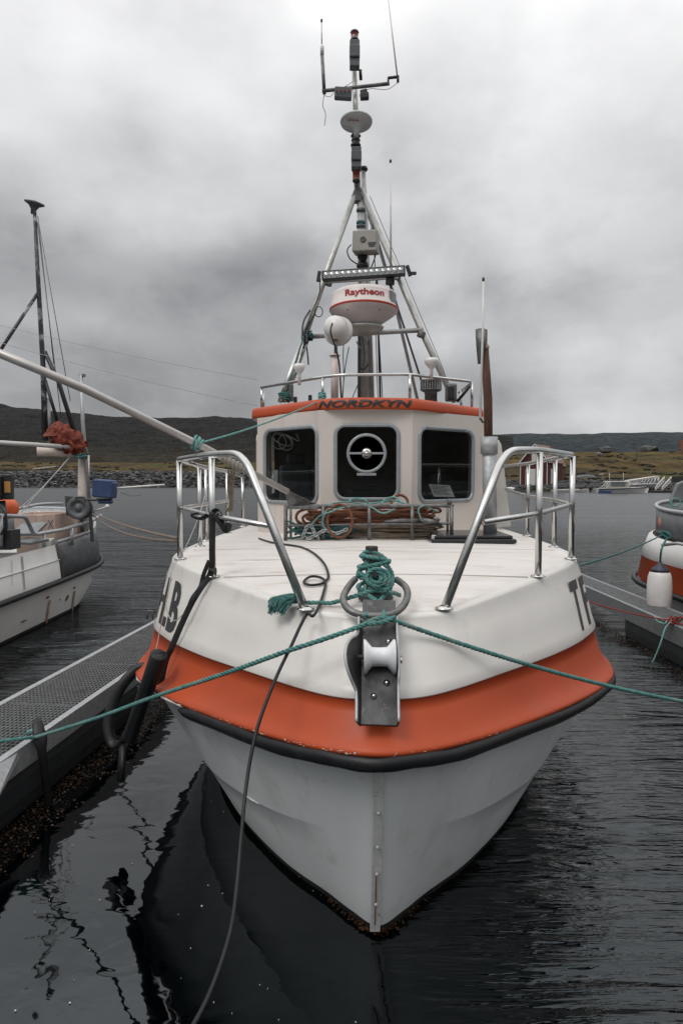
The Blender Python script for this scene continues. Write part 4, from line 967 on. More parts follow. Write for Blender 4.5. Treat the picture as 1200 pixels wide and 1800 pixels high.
# light bar
la, lb = P(566, 486, 8.32), P(712, 476, 8.22); mb = MB(); mb.beam(la, lb, .09, .115); lbar = mb.build('light_bar', blackp, mast, bevel=.01)
mb = MB(); fwd = Vector((-.05, -1, 0)).normalized(); upv = Vector((0, 0, 1)); d_ = (lb - la)
mb.beam(la.lerp(lb, .02) + fwd*.046, la.lerp(lb, .98) + fwd*.046, .006, .075); mb.build('reflector_strip', lampg, mast)
for k in range(14):
    q_ = la.lerp(lb, .055 + .89*k/13) + fwd*.052; mb = MB(); mb.lathe([(.027, 0), (.028, .004), (.016, -.002), (.008, .004), (.0005, .005)], q_, axis=fwd, n=14); mb.build('lamp_cell', steel, mast)
mb = MB(); mb.beam(la + Vector((-.05, 0, -.06)), la + Vector((-.03, 0, .06)), .05, .04); mb.beam(lb + Vector((.06, 0, -.06)), lb + Vector((.02, 0, .06)), .05, .04); mb.box(lb + Vector((.09, 0, -.03)), (.08, .05, .03)); mb.build('bar_bracket', black, mast, bevel=.005)
mb = MB(); mb.beam(P(575, 494, 8.42), P(700, 486, 8.42), .05, .05); mb.build('bar_rail', alu, mast)
mt([P(685, 500, 8.3), P(686, 484, 8.3)], .055, black, 'whip_socket'); mt(cr([P(686, 500, 8.3), P(686, 508, 8.3), P(680, 520, 8.3)], 4), .01, black, 'looped_cable', 6)
# radar
rc = P(639, 538, 8.15); ra = .40
k_ = (8.15/1200)
mb = MB(); prof = [(.09, -.34), (.20, -.30), (.25, -.26)]
mb.lathe([(.10, -.32), (.22, -.275), (.24, -.25), (.20, -.24)], rc, n=40); mb.build('radar_base', alu, mast)
prof = [(.14, -.255), (.19, -.225), (.36, -.105), (.398, -.07), (.405, -.055), (.405, -.045), (.385, -.04), (.376, .10), (.365, .135), (.34, .15), (.001, .165)]
mb = MB(); mb.lathe(prof, rc, axis=(0, .05, 1), n=56, mis=[0, 0, 0, 1, 1, 1, 0, 0, 0, 0]); radar = mb.build('radar_dome', [mat('radar_white', (.66, .60, .57), (.6, .54, .52), 4, .4), stripe_red], mast)
q = Vector((0, 0, 1)).rotation_difference(Vector((0, .05, 1)).normalized()).to_matrix()
def onradar(x, y):
    a = -PI/2 + (x - .235) / .385; z = -.005 + y; return rc + q @ Vector((math.cos(a)*.3845, math.sin(a)*.3845, z))
text_on('radar_lettering', 'Raytheon', .47, .095, onradar, redpr, mast, off=.035)
mb = MB(); rows = []
for zz in (-.03, .02, .07, .11): rows.append([rc + q @ Vector((math.cos(a)*(.3795+.004), math.sin(a)*(.3795+.004), zz)) for a in [R(-42) + k*R(4) + (R(5) if zz < 0 else 0) for k in range(9)]])
mb.grid(rows); mb.build('radar_patch', mat('grey_patch', (.20, .21, .22), (.12, .13, .14), 9, .3), mast)
for a in (R(-125), R(-60)): mb = MB(); mb.lathe([(.012, -.004), (.012, .002)], rc + q @ Vector((math.cos(a)*.33, math.sin(a)*.33, -.125)), axis=(0, -.5, -1), n=8); mb.build('radar_bolt', greyp, mast)
# search light on its white column
sl = P(592, 577, 7.75); ax = Vector((-.35, -1, .28)).normalized()
mb = MB(); mb.lathe([(.001, .16), (.07, .155), (.115, .12), (.135, .06), (.14, -.02), (.165, -.03), (.17, -.05), (.16, -.10), (.10, -.13)], sl + Vector((0, .06, 0)), axis=Vector((-.32, -1, .18)), n=36); mb.build('searchlight', white, mast)
mb = MB(); mb.tube([P(588, 624, 7.75), P(588, 705, 7.75)], .042, 16); mb.lathe([(.06, 0), (.062, .012), (.04, .02)], P(588, 626, 7.75), n=20); mb.build('searchlight_column', mat('pinkish_white', (.62, .52, .49)), mast)
mt([P(590, 624, 7.75), P(590, 596, 7.75)], .02, oldgalv, 'searchlight_neck'); mt(cr([P(584, 568, 7.58), P(581, 585, 7.55), P(590, 612, 7.6), P(596, 640, 7.68), P(598, 670, 7.68), P(600, 704, 7.7)], 6), .010, black, 'searchlight_cable', 6)
for px, py in ((545, 545), (548, 560), (553, 552)): mt(cr([P(px, py, 8.3), P(px-12, py+22, 8.25), P(px-14, py+52, 8.15)], 5), .012, black, 'bundled_cable', 6)
mt(cr([P(563, 490, 8.3), P(560, 520, 8.3), P(548, 548, 8.3), P(536, 580, 8.2)], 5), .007, black, 'bundled_cable', 6)
mb = MB(); mb.tube([P(560 + 7*math.cos(a), 548 + 9*math.sin(a), 8.28) for a in [k*PI/8 for k in range(16)]], .006, 6, closed=True); mb.build('looped_cable', black, mast)
mt(cr([P(539, 610, 8.2), P(541, 628, 8.2), P(542, 641, 8.2)], 4), .009, black, 'hanging_cable', 6)
for px, w_ in ((508, .10), (792, .13)): mb = MB(); mb.box(P(px, 690, 8.1), (w_, .1, .21)); mb.build('leg_bracket', oldgalv, mast, bevel=.02)
mb = MB(); mb.box(P(792, 690, 8.0), (.08, .05, .17)); mb.build('horn', blackp, mast, bevel=.02)
mt([P(803, 706, 8.0), P(826, 678, 7.9)], .018, black, 'stay_tube'); 
mb = MB(); 
for px, py in ((545, 700), (519, 703)): mb.box(P(px, py, 7.6), (.04, .04, .07))
mb.build('roof_socket', blackp, mast, bevel=.006)
for (pc, r_) in (((740, 588, 8.42), .05), ((541, 590, 8.4), .05), ((577, 497, 8.5), .05), ((697, 486, 8.5), .05)): mb = MB(); mb.lathe([(r_, -.035), (r_, .035)], P(*pc), axis=(.3, 0, 1), n=14); mb.build('leg_clamp', oldgalv, mast, bevel=.006)
# rigging far behind the wheelhouse
mt([P(650, 345, 8.9), P(775, 640, 9.3), P(800, 706, 9.4)], .004, black, 'stay_wire', 5)
def lashing(name, c, r_, m, turns, seed, parent, rr=.008, sq=1.0, axis=(0, 0, 1)):
    rnd = random.Random(seed); q = Vector((0, 0, 1)).rotation_difference(Vector(axis).normalized()).to_matrix(); mb = MB(); pts = []
    for i in range(turns * 10):
        a = i / 10 * 2 * PI; k = r_ * (1 + rnd.uniform(-.12, .12)); pts.append(Vector(c) + q @ Vector((math.cos(a)*k, math.sin(a)*k, (i/(turns*10) - .5) * r_ * 1.6 * sq + rnd.uniform(-.15, .15)*r_)))
    mb.tube(cr(pts, 2), rr, 6); return mb.build(name, m, parent)
lashing('lashing', P(541, 590, 8.3), .055, tealdk, 4, 1, mast, .012); lashing('lashing', P(500, 698, 8.0), .06, tealdk, 4, 2, mast, .012); lashing('lashing', P(566, 697, 7.3), .035, teallt, 5, 3, mast, .009, 1.4)
mt(cr([P(533, 592, 8.1), P(520, 640, 8.0), P(505, 680, 7.95)], 5), .008, tealdk, 'hanging_cable', 6)

# ---- long pole lying out over the left side
bo = empty('boom_pole', (0, 0, 0)); bo.parent = BOAT
mb = MB(); mb.tube([P(-70, 592, 4.55), P(150, 684, 4.85), P(350, 782, 5.5), P(505, 864, 6.3)], [.030, .030, .029, .028], 16); mb.build('pole', mat('pole_alu', (.5, .47, .45), (.42, .40, .38), 6, .38, .35), bo)
mb = MB(); mb.prism([P(498, 858, 6.33), P(506, 862, 6.33), P(560, 888, 6.6), P(557, 892, 6.6), P(506, 888, 6.4)], (0, .03, 0)); mb.build('hinge_plate', oldgalv, bo, bevel=.004)
mb = MB(); mb.beam(P(504, 892, 6.45), P(560, 892, 6.45), .06, .03); mb.build('hinge_base', oldgalv, bo, bevel=.004)
mb = MB(); pts = [P(388 + k*2.3 + 2.5*math.sin(k*2.1), 802 + k*1.2 + 9*math.cos(k*2.1), 5.6 + .04*math.sin(k*2.1)) for k in range(24)]; mb.tube(cr(pts, 2), .009, 6); mb.build('pole_lashing', mat('tan_line', (.28, .25, .2)), bo)
lashing('pole_lashing', P(347, 780, 5.48), .048, teallt, 4, 5, bo, .009, 1, axis=(1, 0, -.5))
for k, x in enumerate((402, 407, 412)):
    mb = MB(); rope(mb, cr([P(x, 826, 5.7), P(x - 1 - k, 860, 5.72), P(x + 3 - 3*k, 885, 5.72), P(x - 5, 900, 5.72)], 6), .009); mb.build('hanging_line', beige, bo)

# ---- bow roller, bollard, horn
br = empty('bow_roller', (0, 0, 0)); br.parent = BOAT
top_, bot_ = P(666, 1090, 3.36), P(666, 1274, 3.00)
dn = (bot_ - top_).normalized(); rt = Vector((1, 0, 0)); outv = rt.cross(dn).normalized()
if outv.y > 0: outv = -outv
Lr = (bot_ - top_).length; hw = .083
def br_pt(u, s, o): return top_ + rt*u + dn*s + outv*o      # u across, s down, o out from the hull
mb = MB(); mb.beam(br_pt(0, -.12, -.012), br_pt(0, Lr, -.012), hw*2, .02, up=outv); mb.build('channel_plate', darksteel, br, bevel=.003)
def cheek(side, prof, splay):
    out_ = [(s, o) for s, o in prof]; n_ = len(out_); th = .010
    pts_in = [(s, -.02) for s, o in prof]
    poly = [br_pt(side*(hw + max(0, o)*splay), s, o) for s, o in out_] + [br_pt(side*hw, s, -.02) for s, o in reversed(out_)]
    mb = MB(); n2_ = len(out_); vs = []; 
    for dx in (-th/2, th/2): vs += [p + rt*dx for p in poly]
    m_ = len(poly); fs = [tuple(range(m_))[::-1], tuple(range(m_, 2*m_))] + [(i, (i+1) % m_, (i+1) % m_ + m_, i+m_) for i in range(m_)]
    fs = []
    for i in range(n2_-1):
        a_, b_, c_, d_2 = i, i+1, m_-2-i, m_-1-i
        fs += [(a_, b_, c_, d_2), (a_+m_, d_2+m_, c_+m_, b_+m_)]
    fs += [(i, (i+1) % m_, (i+1) % m_ + m_, i+m_) for i in range(m_)]
    mb.add(vs, fs); return mb.build('cheek_plate', darksteel, br, bevel=.003)
bulge = [(-.0, .03), (.07, .03), (.11, .045), (.15, .085), (.20, .115), (.25, .125), (.30, .115), (.34, .09), (.38, .05), (.41, .035), (Lr, .03)]
def cheek_edge(side, prof, splay):
    mb = MB(); mb.tube(cr([br_pt(side*(hw + max(0, o)*splay), s_, o + .001) for s_, o in prof], 5), .0068, 8); mb.build('cheek_edge', galv, br)
cheek_edge(-1, bulge, .62)
cheek(-1, bulge, .62)
cheek_edge(1, [(0, .03), (.08, .03), (.16, .045), (.22, .06), (.28, .065), (.33, .055), (.38, .035), (Lr, .03)], .10)
cheek(1, [(0, .03), (.08, .03), (.16, .045), (.22, .06), (.28, .065), (.33, .055), (.38, .035), (Lr, .03)], .10)
rcn = br_pt(0, .225, .045); mb = MB(); mb.lathe([(.001, -.074), (.082, -.074), (.082, -.066), (.046, -.035), (.044, 0), (.046, .035), (.082, .066), (.082, .074), (.001, .074)], rcn, axis=(1, 0, 0), n=36); mb.build('roller', nylon, br)
mb = MB(); mb.tube([rcn - rt*.10, rcn + rt*.105], .012, 10); mb.build('roller_pin', steel, br)
for u, s in ((.045, .12), (.035, .335), (-.025, .40)):
    mb = MB(); mb.lathe([(.016, 0), (.016, .004), (.010, .005), (.010, .012), (.001, .013)], br_pt(u, s, -.001), axis=outv, n=6 if s > .39 else 12); mb.build('bolt', steel, br)
for s in (.24,): mb = MB(); mb.lathe([(.016, 0), (.016, .012), (.001, .013)], br_pt(hw + .012, s, .04), axis=(1, -.2, 0), n=6); mb.build('bolt', steel, br)
bl = empty('bollard', (0, 0, 0)); bl.parent = BOAT
bp = P(658, 1050, 3.85); bz = deck_at(bp.x, bp.y)
mb = MB(); mb.box((bp.x, 3.83, bz + .010), (.19, .26, .02)); mb.build('base_plate', oldgalv, bl, bevel=.004)
mb = MB(); q = P(653, 960, 4.0); mb.tube([(q.x, 4.0, bz), (q.x, 4.0, q.z)], .037, 20); mb.build('bollard_post', blackp, bl, bevel=.004)
mb = MB(); q2 = P(657, 976, 3.74); mb.tube([(q2.x, 3.74, bz), (q2.x, 3.74, q2.z)], .040, 20); mb.build('bollard_post', darksteel, bl, bevel=.004)
mb = MB(); mb.tube([P(658, 1007, 3.72), P(658, 1010, 3.6)], .016, 12); mb.build('cross_pin', darksteel, bl)
mb = MB(); pts = cr([P(624, 1018, 3.72), P(612, 1032, 3.62), P(603, 1052, 3.52), P(611, 1070, 3.44), P(632, 1080, 3.40), P(660, 1083, 3.385), P(690, 1079, 3.40), P(709, 1064, 3.46), P(716, 1045, 3.54), P(711, 1030, 3.62), P(697, 1019, 3.72)], 8)
mb.tube(pts, .0185, 14); mb.build('fairlead_ring', oldgalv, bl)

# ------------------------------------------------------------------ ropes (each a thing of its own)
def rope_thing(name, paths, m, label, cat='rope', r=.012, group=None, plain=False, closed=False):
    mb = MB()
    for pts in paths:
        if plain: mb.tube(pts, r, 8, closed=closed)
        else: rope(mb, pts, r, closed=closed)
    L = mb.v[0]; o = mb.build(name, m, loc=L, fix=False); tag(o, label, cat, group); return o
cl = PZ(62, 1296, .54)
ring_l, ring_r = P(640, 1098, 3.30), P(690, 1090, 3.31)
left_run = cr([cl, P(170, 1262, 4.38), P(270, 1225, 3.90), P(400, 1182, 3.46), P(500, 1146, 3.27), P(580, 1120, 3.23), ring_l], 8)
right_run = sag(ring_r, P(1260, 1243, 4.3), .05, 30)
mid = cr([ring_l, P(655, 1090, 3.29), P(672, 1086, 3.29), ring_r], 8)
rope_thing('mooring_rope', [left_run + mid[1:] + right_run[1:], cr([P(646, 1096, 3.285), P(665, 1095, 3.27), P(685, 1089, 3.285), P(693, 1085, 3.33)], 8), cr([PZ(-60, 1315, .53), PZ(0, 1303, .54), PZ(40, 1298, .56), cl], 6)], teal,
           'long teal mooring rope running from the left pontoon across the bow to the right edge', r=.0125)
# turns on the bollard
bc = Vector((bp.x, 3.80, 0)); paths = []; rnd = random.Random(5)
for k, (zc_, rx, ry) in enumerate(((.045, .085, .15), (.07, .10, .16), (.10, .085, .15), (.125, .09, .14), (.155, .08, .13), (.185, .085, .14), (.215, .075, .13))):
    loop_ = []
    ph = rnd.uniform(0, 6)
    for i in range(26):
        a = 2*PI*i/24 + ph; loop_.append(bc + Vector((math.cos(a)*rx*(1 + .08*math.sin(3*a+k)), math.sin(a)*ry, bz + zc_ + .022*math.sin(a + k*1.7))))
    paths.append(cr(loop_, 3))
sc_ = P(662, 1016, 3.62)      # spiral hitch in front of the pin
spl = []
for i in range(44):
    a = -i/44*2*PI*2.3 + .6; r_ = .018 + .044*i/44; spl.append(sc_ + Vector((math.cos(a)*r_*1.15, -.012 - .02*math.sin(i*.3), math.sin(a)*r_*.9)))
paths.append(cr(spl, 2))
paths.append(cr([P(640, 1030, 3.66), P(648, 1046, 3.6), P(663, 1058, 3.5), P(672, 1072, 3.42), P(676, 1083, 3.36), P(670, 1092, 3.30)], 6))
paths.append(cr([P(684, 1032, 3.66), P(673, 1050, 3.6), P(660, 1064, 3.48), P(650, 1074, 3.42), P(640, 1084, 3.36)], 6))
paths.append(cr([P(672, 990, 3.9), P(686, 1002, 3.75), P(690, 1018, 3.7), P(686, 1032, 3.62), P(674, 1038, 3.58)], 6))
paths.append(cr([P(628, 1015, 3.72), P(632, 1000, 3.75), P(645, 990, 3.72), P(652, 1012, 3.64), P(655, 1030, 3.6), P(672, 1035, 3.6), P(690, 1025, 3.66)], 6))
paths.append(cr([P(640, 985, 3.9), P(637, 975, 3.95), P(645, 970, 3.98), P(668, 975, 3.95), P(684, 990, 3.9)], 6))
tail = [P(703, 1047, 3.62), P(690, 1042, 3.6), P(660, 1038, 3.6), P(630, 1046, 3.6), P(600, 1055, 3.62), P(570, 1063, 3.66), P(545, 1068, 3.68), P(528, 1068, 3.70)]
tail = [Vector((p.x, p.y, max(p.z, deck_at(p.x, p.y) + .013))) for p in cr(tail, 6)]
paths.append(tail)
bh = rope_thing('bollard_hitch', paths, teal, 'thick teal rope hitched in many turns round the bow bollard with its tail lying left', r=.0125)
mb = MB(); rnd = random.Random(8); p0 = tail[-1]      # frayed end
for _ in range(330):
    dx, dy, dz = -rnd.uniform(.07, .16), rnd.uniform(-.07, .03), rnd.uniform(-.03, .04)
    s0_ = p0 + Vector((rnd.uniform(-.01, .03), rnd.uniform(-.01, .01), rnd.uniform(-.008, .008)))
    e = p0 + Vector((dx, dy - .01, dz - .008)); m_ = s0_.lerp(e, .45) + Vector((0, rnd.uniform(-.02, .02), .024 + rnd.uniform(-.01, .012)))
    e.z = max(e.z, 1.675 + .004*rnd.random()); 
    mb.tube(cr([s0_, m_, e, e + Vector((-.01, -.012, -.02))], 3), .0019, 4, caps=False)
o = mb.build('frayed_end', teal, bh, fix=False) if False else None
fr_ = MB(); fr_.v, fr_.f, fr_.m, fr_.sm = mb.v, mb.f, mb.m, mb.sm; o = fr_.build('frayed_end', teal, bh, fix=False); o['kind'] = 'stuff'

# rope heaps in the rack
def heap_loops(n, x0, x1, y0, y1, z0, z1, seed, flat=.03, amp=.02):
    rnd = random.Random(seed); out = []
    for k in range(n):
        cx_ = (x0+x1)/2 + rnd.uniform(-.06, .06); hx = (x1-x0)/2 * rnd.uniform(.72, 1.0); cy = (y0+y1)/2; hy = (y1-y0)/2 * rnd.uniform(.5, 1); z = z0 + (z1-z0)*k/max(1, n-1)
        pts = []
        for i in range(28):
            a = 2*PI*i/28; ca, sa = math.cos(a), math.sin(a)
            pts.append(Vector((cx_ + hx*math.copysign(abs(ca)**.6, ca), cy + hy*math.copysign(abs(sa)**.7, sa), z + flat*math.sin(a*2+k) )))
        pts = wobble(pts, amp, 2.5, seed + k*3.1); pts.append(pts[0]); out.append(cr(pts, 3))
    return out
dz0 = deck_at(.3, 6.7)
xl = lambda px: P(px, 900, 6.7).x
rope_thing('brown_rope', heap_loops(11, xl(545), xl(772), 6.60, 6.90, dz0 + .17, dz0 + .29, 3), brown, 'rust-brown rope coiled in long loops across the top of the rope rack', r=.0145)
rope_thing('brown_rope', [cr([P(597 + 22*math.cos(a), 916 + 29*math.sin(a), 6.50 - .02*math.sin(a)) for a in [k*2*PI/16 for k in range(17)]], 4)], brown, 'rust-brown rope loop hanging upright over the front of the rack', r=.0145)
rope_thing('brown_rope', [cr([P(690, 893, 6.7), P(688, 880, 6.75), P(700, 870, 6.8), P(714, 876, 6.8), P(717, 892, 6.75), P(716, 905, 6.7)], 6)], brown, 'small rust-brown rope arch sticking up below the middle window', r=.0145)
rope_thing('brown_rope', [cr([P(575, 893, 6.62), P(550, 893, 6.6), P(525, 900, 6.58), P(522, 915, 6.58), P(545, 925, 6.6), P(575, 918, 6.62)], 6), cr([P(570, 905, 6.6), P(545, 903, 6.58), P(532, 910, 6.57), P(540, 920, 6.58), P(568, 912, 6.6)], 6)], brown, 'two rust-brown rope bights at the left end of the rope rack', r=.0145)
rope_thing('beige_rope', heap_loops(11, xl(600), xl(786), 6.60, 6.92, dz0 + .015, dz0 + .15, 12, .01, .012), beige, 'thin grey-brown rope coiled flat in the bottom right of the rack', r=.0095)
pth = heap_loops(9, xl(506), xl(625), 6.58, 6.92, dz0 + .015, dz0 + .13, 22, .03, .06)
rope_thing('dark_teal_rope', pth, tealdk, 'tangled dark teal rope heaped in the bottom left of the rack', r=.011)
rope_thing('faded_teal_rope', [cr([P(570, 892, 6.55), P(585, 885, 6.55), P(610, 882, 6.6), P(640, 886, 6.6), P(660, 884, 6.62), P(690, 880, 6.65), P(715, 886, 6.62), P(745, 890, 6.6), P(770, 900, 6.6)], 6),
    cr([P(640, 886, 6.55), P(655, 893, 6.53), P(672, 902, 6.52), P(690, 896, 6.55), P(700, 884, 6.6)], 6), cr([P(575, 895, 6.52), P(570, 905, 6.5), P(566, 918, 6.5), P(572, 930, 6.5)], 6), cr([P(745, 888, 6.52), P(735, 895, 6.5), P(738, 908, 6.5), P(742, 916, 6.5)], 6),
    cr([P(545, 925, 6.5), P(560, 908, 6.5), P(580, 900, 6.5), P(598, 893, 6.5), P(620, 890, 6.55)], 6), cr([P(612, 882, 6.55), P(622, 876, 6.6), P(640, 878, 6.6), P(650, 888, 6.6)], 6), cr([P(670, 890, 6.55), P(676, 878, 6.6), P(694, 874, 6.66), P(705, 884, 6.6)], 6)], teallt, 'faded teal rope strewn along the top bar of the rope rack', r=.0085)
mb = MB(); rnd = random.Random(4)      # galvanised chain
def chain(mb, pts, r, L):
    pts = resample(pts, L*.72)
    for i in range(len(pts)-1):
        d = (pts[i+1]-pts[i]).normalized(); u = d.orthogonal().normalized()
        if i % 2: u = d.cross(u)
        c = (pts[i]+pts[i+1])/2; mb.tube([c + d*(math.cos(a)*L*.5) + u*(math.sin(a)*L*.32) for a in [k*PI/5 for k in range(10)]], r, 5, closed=True)
chain(mb, cr([P(532, 945, 6.5), P(537, 930, 6.5), P(545, 922, 6.52), P(552, 935, 6.5), P(560, 948, 6.5)], 6), .007, .05)
chain(mb, cr([P(540, 948, 6.49), P(556, 940, 6.49), P(572, 932, 6.5), P(590, 938, 6.5), P(610, 930, 6.5)], 6), .007, .05)
tag(mb.build('chain', galv, loc=P(550, 940, 6.5)), 'short galvanised chain lying on the dark teal rope in the rack', 'chain')
mb = MB(); mb.tube([P(675, 917, 6.56), P(705, 915, 6.55), P(740, 915, 6.54)], [.014, .02, .02], 10); mb.tube([P(742, 915, 6.54), P(770, 919, 6.54)], [.03, .026], 10); mb.tube([P(762, 910, 6.54), P(772, 915, 6.54)], .018, 8); tag(mb.build('hose_coupling', oldgalv, loc=P(700, 915, 6.55)), 'grey metal coupling rod lying on the brown rope in the rack', 'coupling')

# rope from the pole to the roof rail, thin lines to the far left
rope_thing('stay_rope', [sag(P(347, 780, 5.45), P(563, 704, 7.28), .03)], teallt, 'faded teal rope tied from the long pole up to the wheelhouse roof', r=.0085)
rope_thing('thin_line', [sag(P(-40, 561, 12), P(452, 667, 9.4), .05)], greyr, 'upper of two thin pale lines crossing the sky at the left', 'line', r=.0035, plain=True)
rope_thing('thin_line', [sag(P(-40, 590, 11.5), P(452, 713, 9.0), .05)], greyr, 'lower of two thin pale lines crossing the sky at the left', 'line', r=.004, plain=True)
# black cable from the deck down to the quay
cab = [P(455, 947, 6.3), P(475, 955, 5.95), P(500, 960, 5.7), P(530, 965, 5.4), P(552, 978, 5.05), P(570, 992, 4.8), P(577, 1007, 4.6), P(573, 1020, 4.45)]
cab = [Vector((p.x, p.y, deck_at(p.x, p.y) + .010)) for p in [PZ(p_[0], p_[1], 1.79) for p_ in ((455, 948), (475, 956), (500, 961), (530, 967), (552, 978), (570, 992), (577, 1007))]]
lp = [PZ(x, y, 1.765) for x, y in ((572, 1020), (563, 1024), (545, 1025), (534, 1021), (545, 1016), (562, 1017), (572, 1022), (568, 1036), (560, 1050), (550, 1063))]
lp = [Vector((p.x, p.y, deck_at(p.x, p.y) + .010 + (.008 if 3 < i < 6 else 0))) for i, p in enumerate(lp)]
cpts = cab + lp + [P(540, 1079, 3.49), P(528, 1100, 3.41), P(512, 1135, 3.32), P(488, 1185, 3.20), P(462, 1250, 3.08), P(446, 1305, 3.0), P(433, 1380, 2.9), P(424, 1470, 2.75), P(416, 1560, 2.6), P(404, 1640, 2.45), P(375, 1730, 2.25), P(338, 1805, 2.1), P(300, 1850, 2.0)]
rope_thing('power_cable', [cr(cpts, 10)], rubber, 'black cable looped on the foredeck and drooping past the bow to the quay', 'cable', r=.0085, plain=True)

# black strap and hose fender on the left side
mb = MB()
def strap(mb, pts, w, th=.004): mb.tube(cr(pts, 8), (w, th) if False else [(w, th)]*((len(pts)-1)*8+1), 8, flat=(1, .2, 0))
strap(mb, [P(374, 900, 4.46), P(373, 960, 4.46), P(371, 1005, 4.47), P(352, 1035, 4.42), P(336, 1062, 4.42), P(318, 1100, 4.42), P(302, 1138, 4.42), P(292, 1160, 4.44), P(284, 1195, 4.46), P(276, 1225, 4.5)], .020)
strap(mb, [P(368, 985, 4.44), P(358, 1010, 4.44), P(352, 1032, 4.44), P(338, 1052, 4.40), P(330, 1074, 4.40), P(326, 1085, 4.40)], .014)
strap(mb, [P(378, 905, 4.42), P(388, 918, 4.42), P(398, 932, 4.42), P(404, 920, 4.44)], .022); strap(mb, [P(366, 905, 4.48), P(352, 912, 4.5), P(336, 906, 4.52), P(350, 902, 4.52)], .02)
strap(mb, [P(375, 900, 4.44), P(384, 896, 4.42), P(392, 910, 4.42), P(394, 930, 4.42)], .022)
strap(mb, [P(369, 1000, 4.45), P(377, 1002, 4.42), P(380, 1008, 4.45)], .03)
tag(mb.build('lashing_strap', mat('webbing', (.010, .010, .011), (.02, .02, .022), 40, .7), loc=P(371, 1010, 4.46)), 'black webbing strap knotted to the left guard rail and hanging down the hull', 'strap')
h0_, h1_ = P(280, 1150, 4.28), P(228, 1298, 4.55)
mb = MB(); ax_ = (h1_ - h0_).normalized()
mb.tube([h0_ + ax_*.12, h0_ + ax_*.003, h0_, h0_ + ax_*.004, h0_.lerp(h1_, .3), h1_], [.040, .043, .048, .055, .052, .048], 20, caps=False); hz = mb.build('hose_fender', rubber, loc=h1_); tag(hz, 'straight black rubber hose hung as a fender against the orange side', 'fender')
mb = MB(); pts = cr([P(262, 1172, 5.0), P(240, 1178, 5.0), P(215, 1205, 4.95), P(197, 1245, 4.9), P(191, 1280, 4.85), P(200, 1308, 4.8), P(213, 1306, 4.75), P(226, 1285, 4.7)], 8)
mb.tube(pts, [(.040, .026)]*len(pts), 12, flat=(0, 0, 1)); tag(mb.build('rubber_strip', rubber, loc=P(200, 1300, 4.8)), 'loose black rubber strip hanging in a bight beside the left pontoon', 'rubber strip')
mb = MB(); mb.tube([P(217, 1300, 4.75), P(214, 1340, 4.62), P(212, 1372, 4.6)], [(.035, .022)]*3, 12); tag(mb.build('rubber_strip', rubber, loc=P(214, 1340, 4.6)), 'short end of black rubber strip dipping into the water by the pontoon weed', 'rubber strip')
rope_thing('thin_line', [cr([P(366, 850, 5.6), P(352, 900, 5.2), P(330, 955, 4.95), P(312, 985, 4.9), P(303, 1000, 4.78), P(296, 1040, 4.73), P(292, 1062, 4.7), P(298, 1085, 4.62), P(308, 1091, 4.52), P(322, 1080, 4.42)], 6)], greyr, 'thin pale line looping from the left guard rail over the hull letters', 'line', r=.0035, plain=True)
rope_thing('thin_line', [cr([P(297, 1040, 4.72), P(283, 1100, 4.68), P(276, 1135, 4.62), P(268, 1165, 4.55), P(262, 1200, 4.55)], 6)], mat('pinkline', (.5, .36, .3)), 'thin pinkish line hanging down the left side of the orange hull', 'line', r=.003, plain=True)

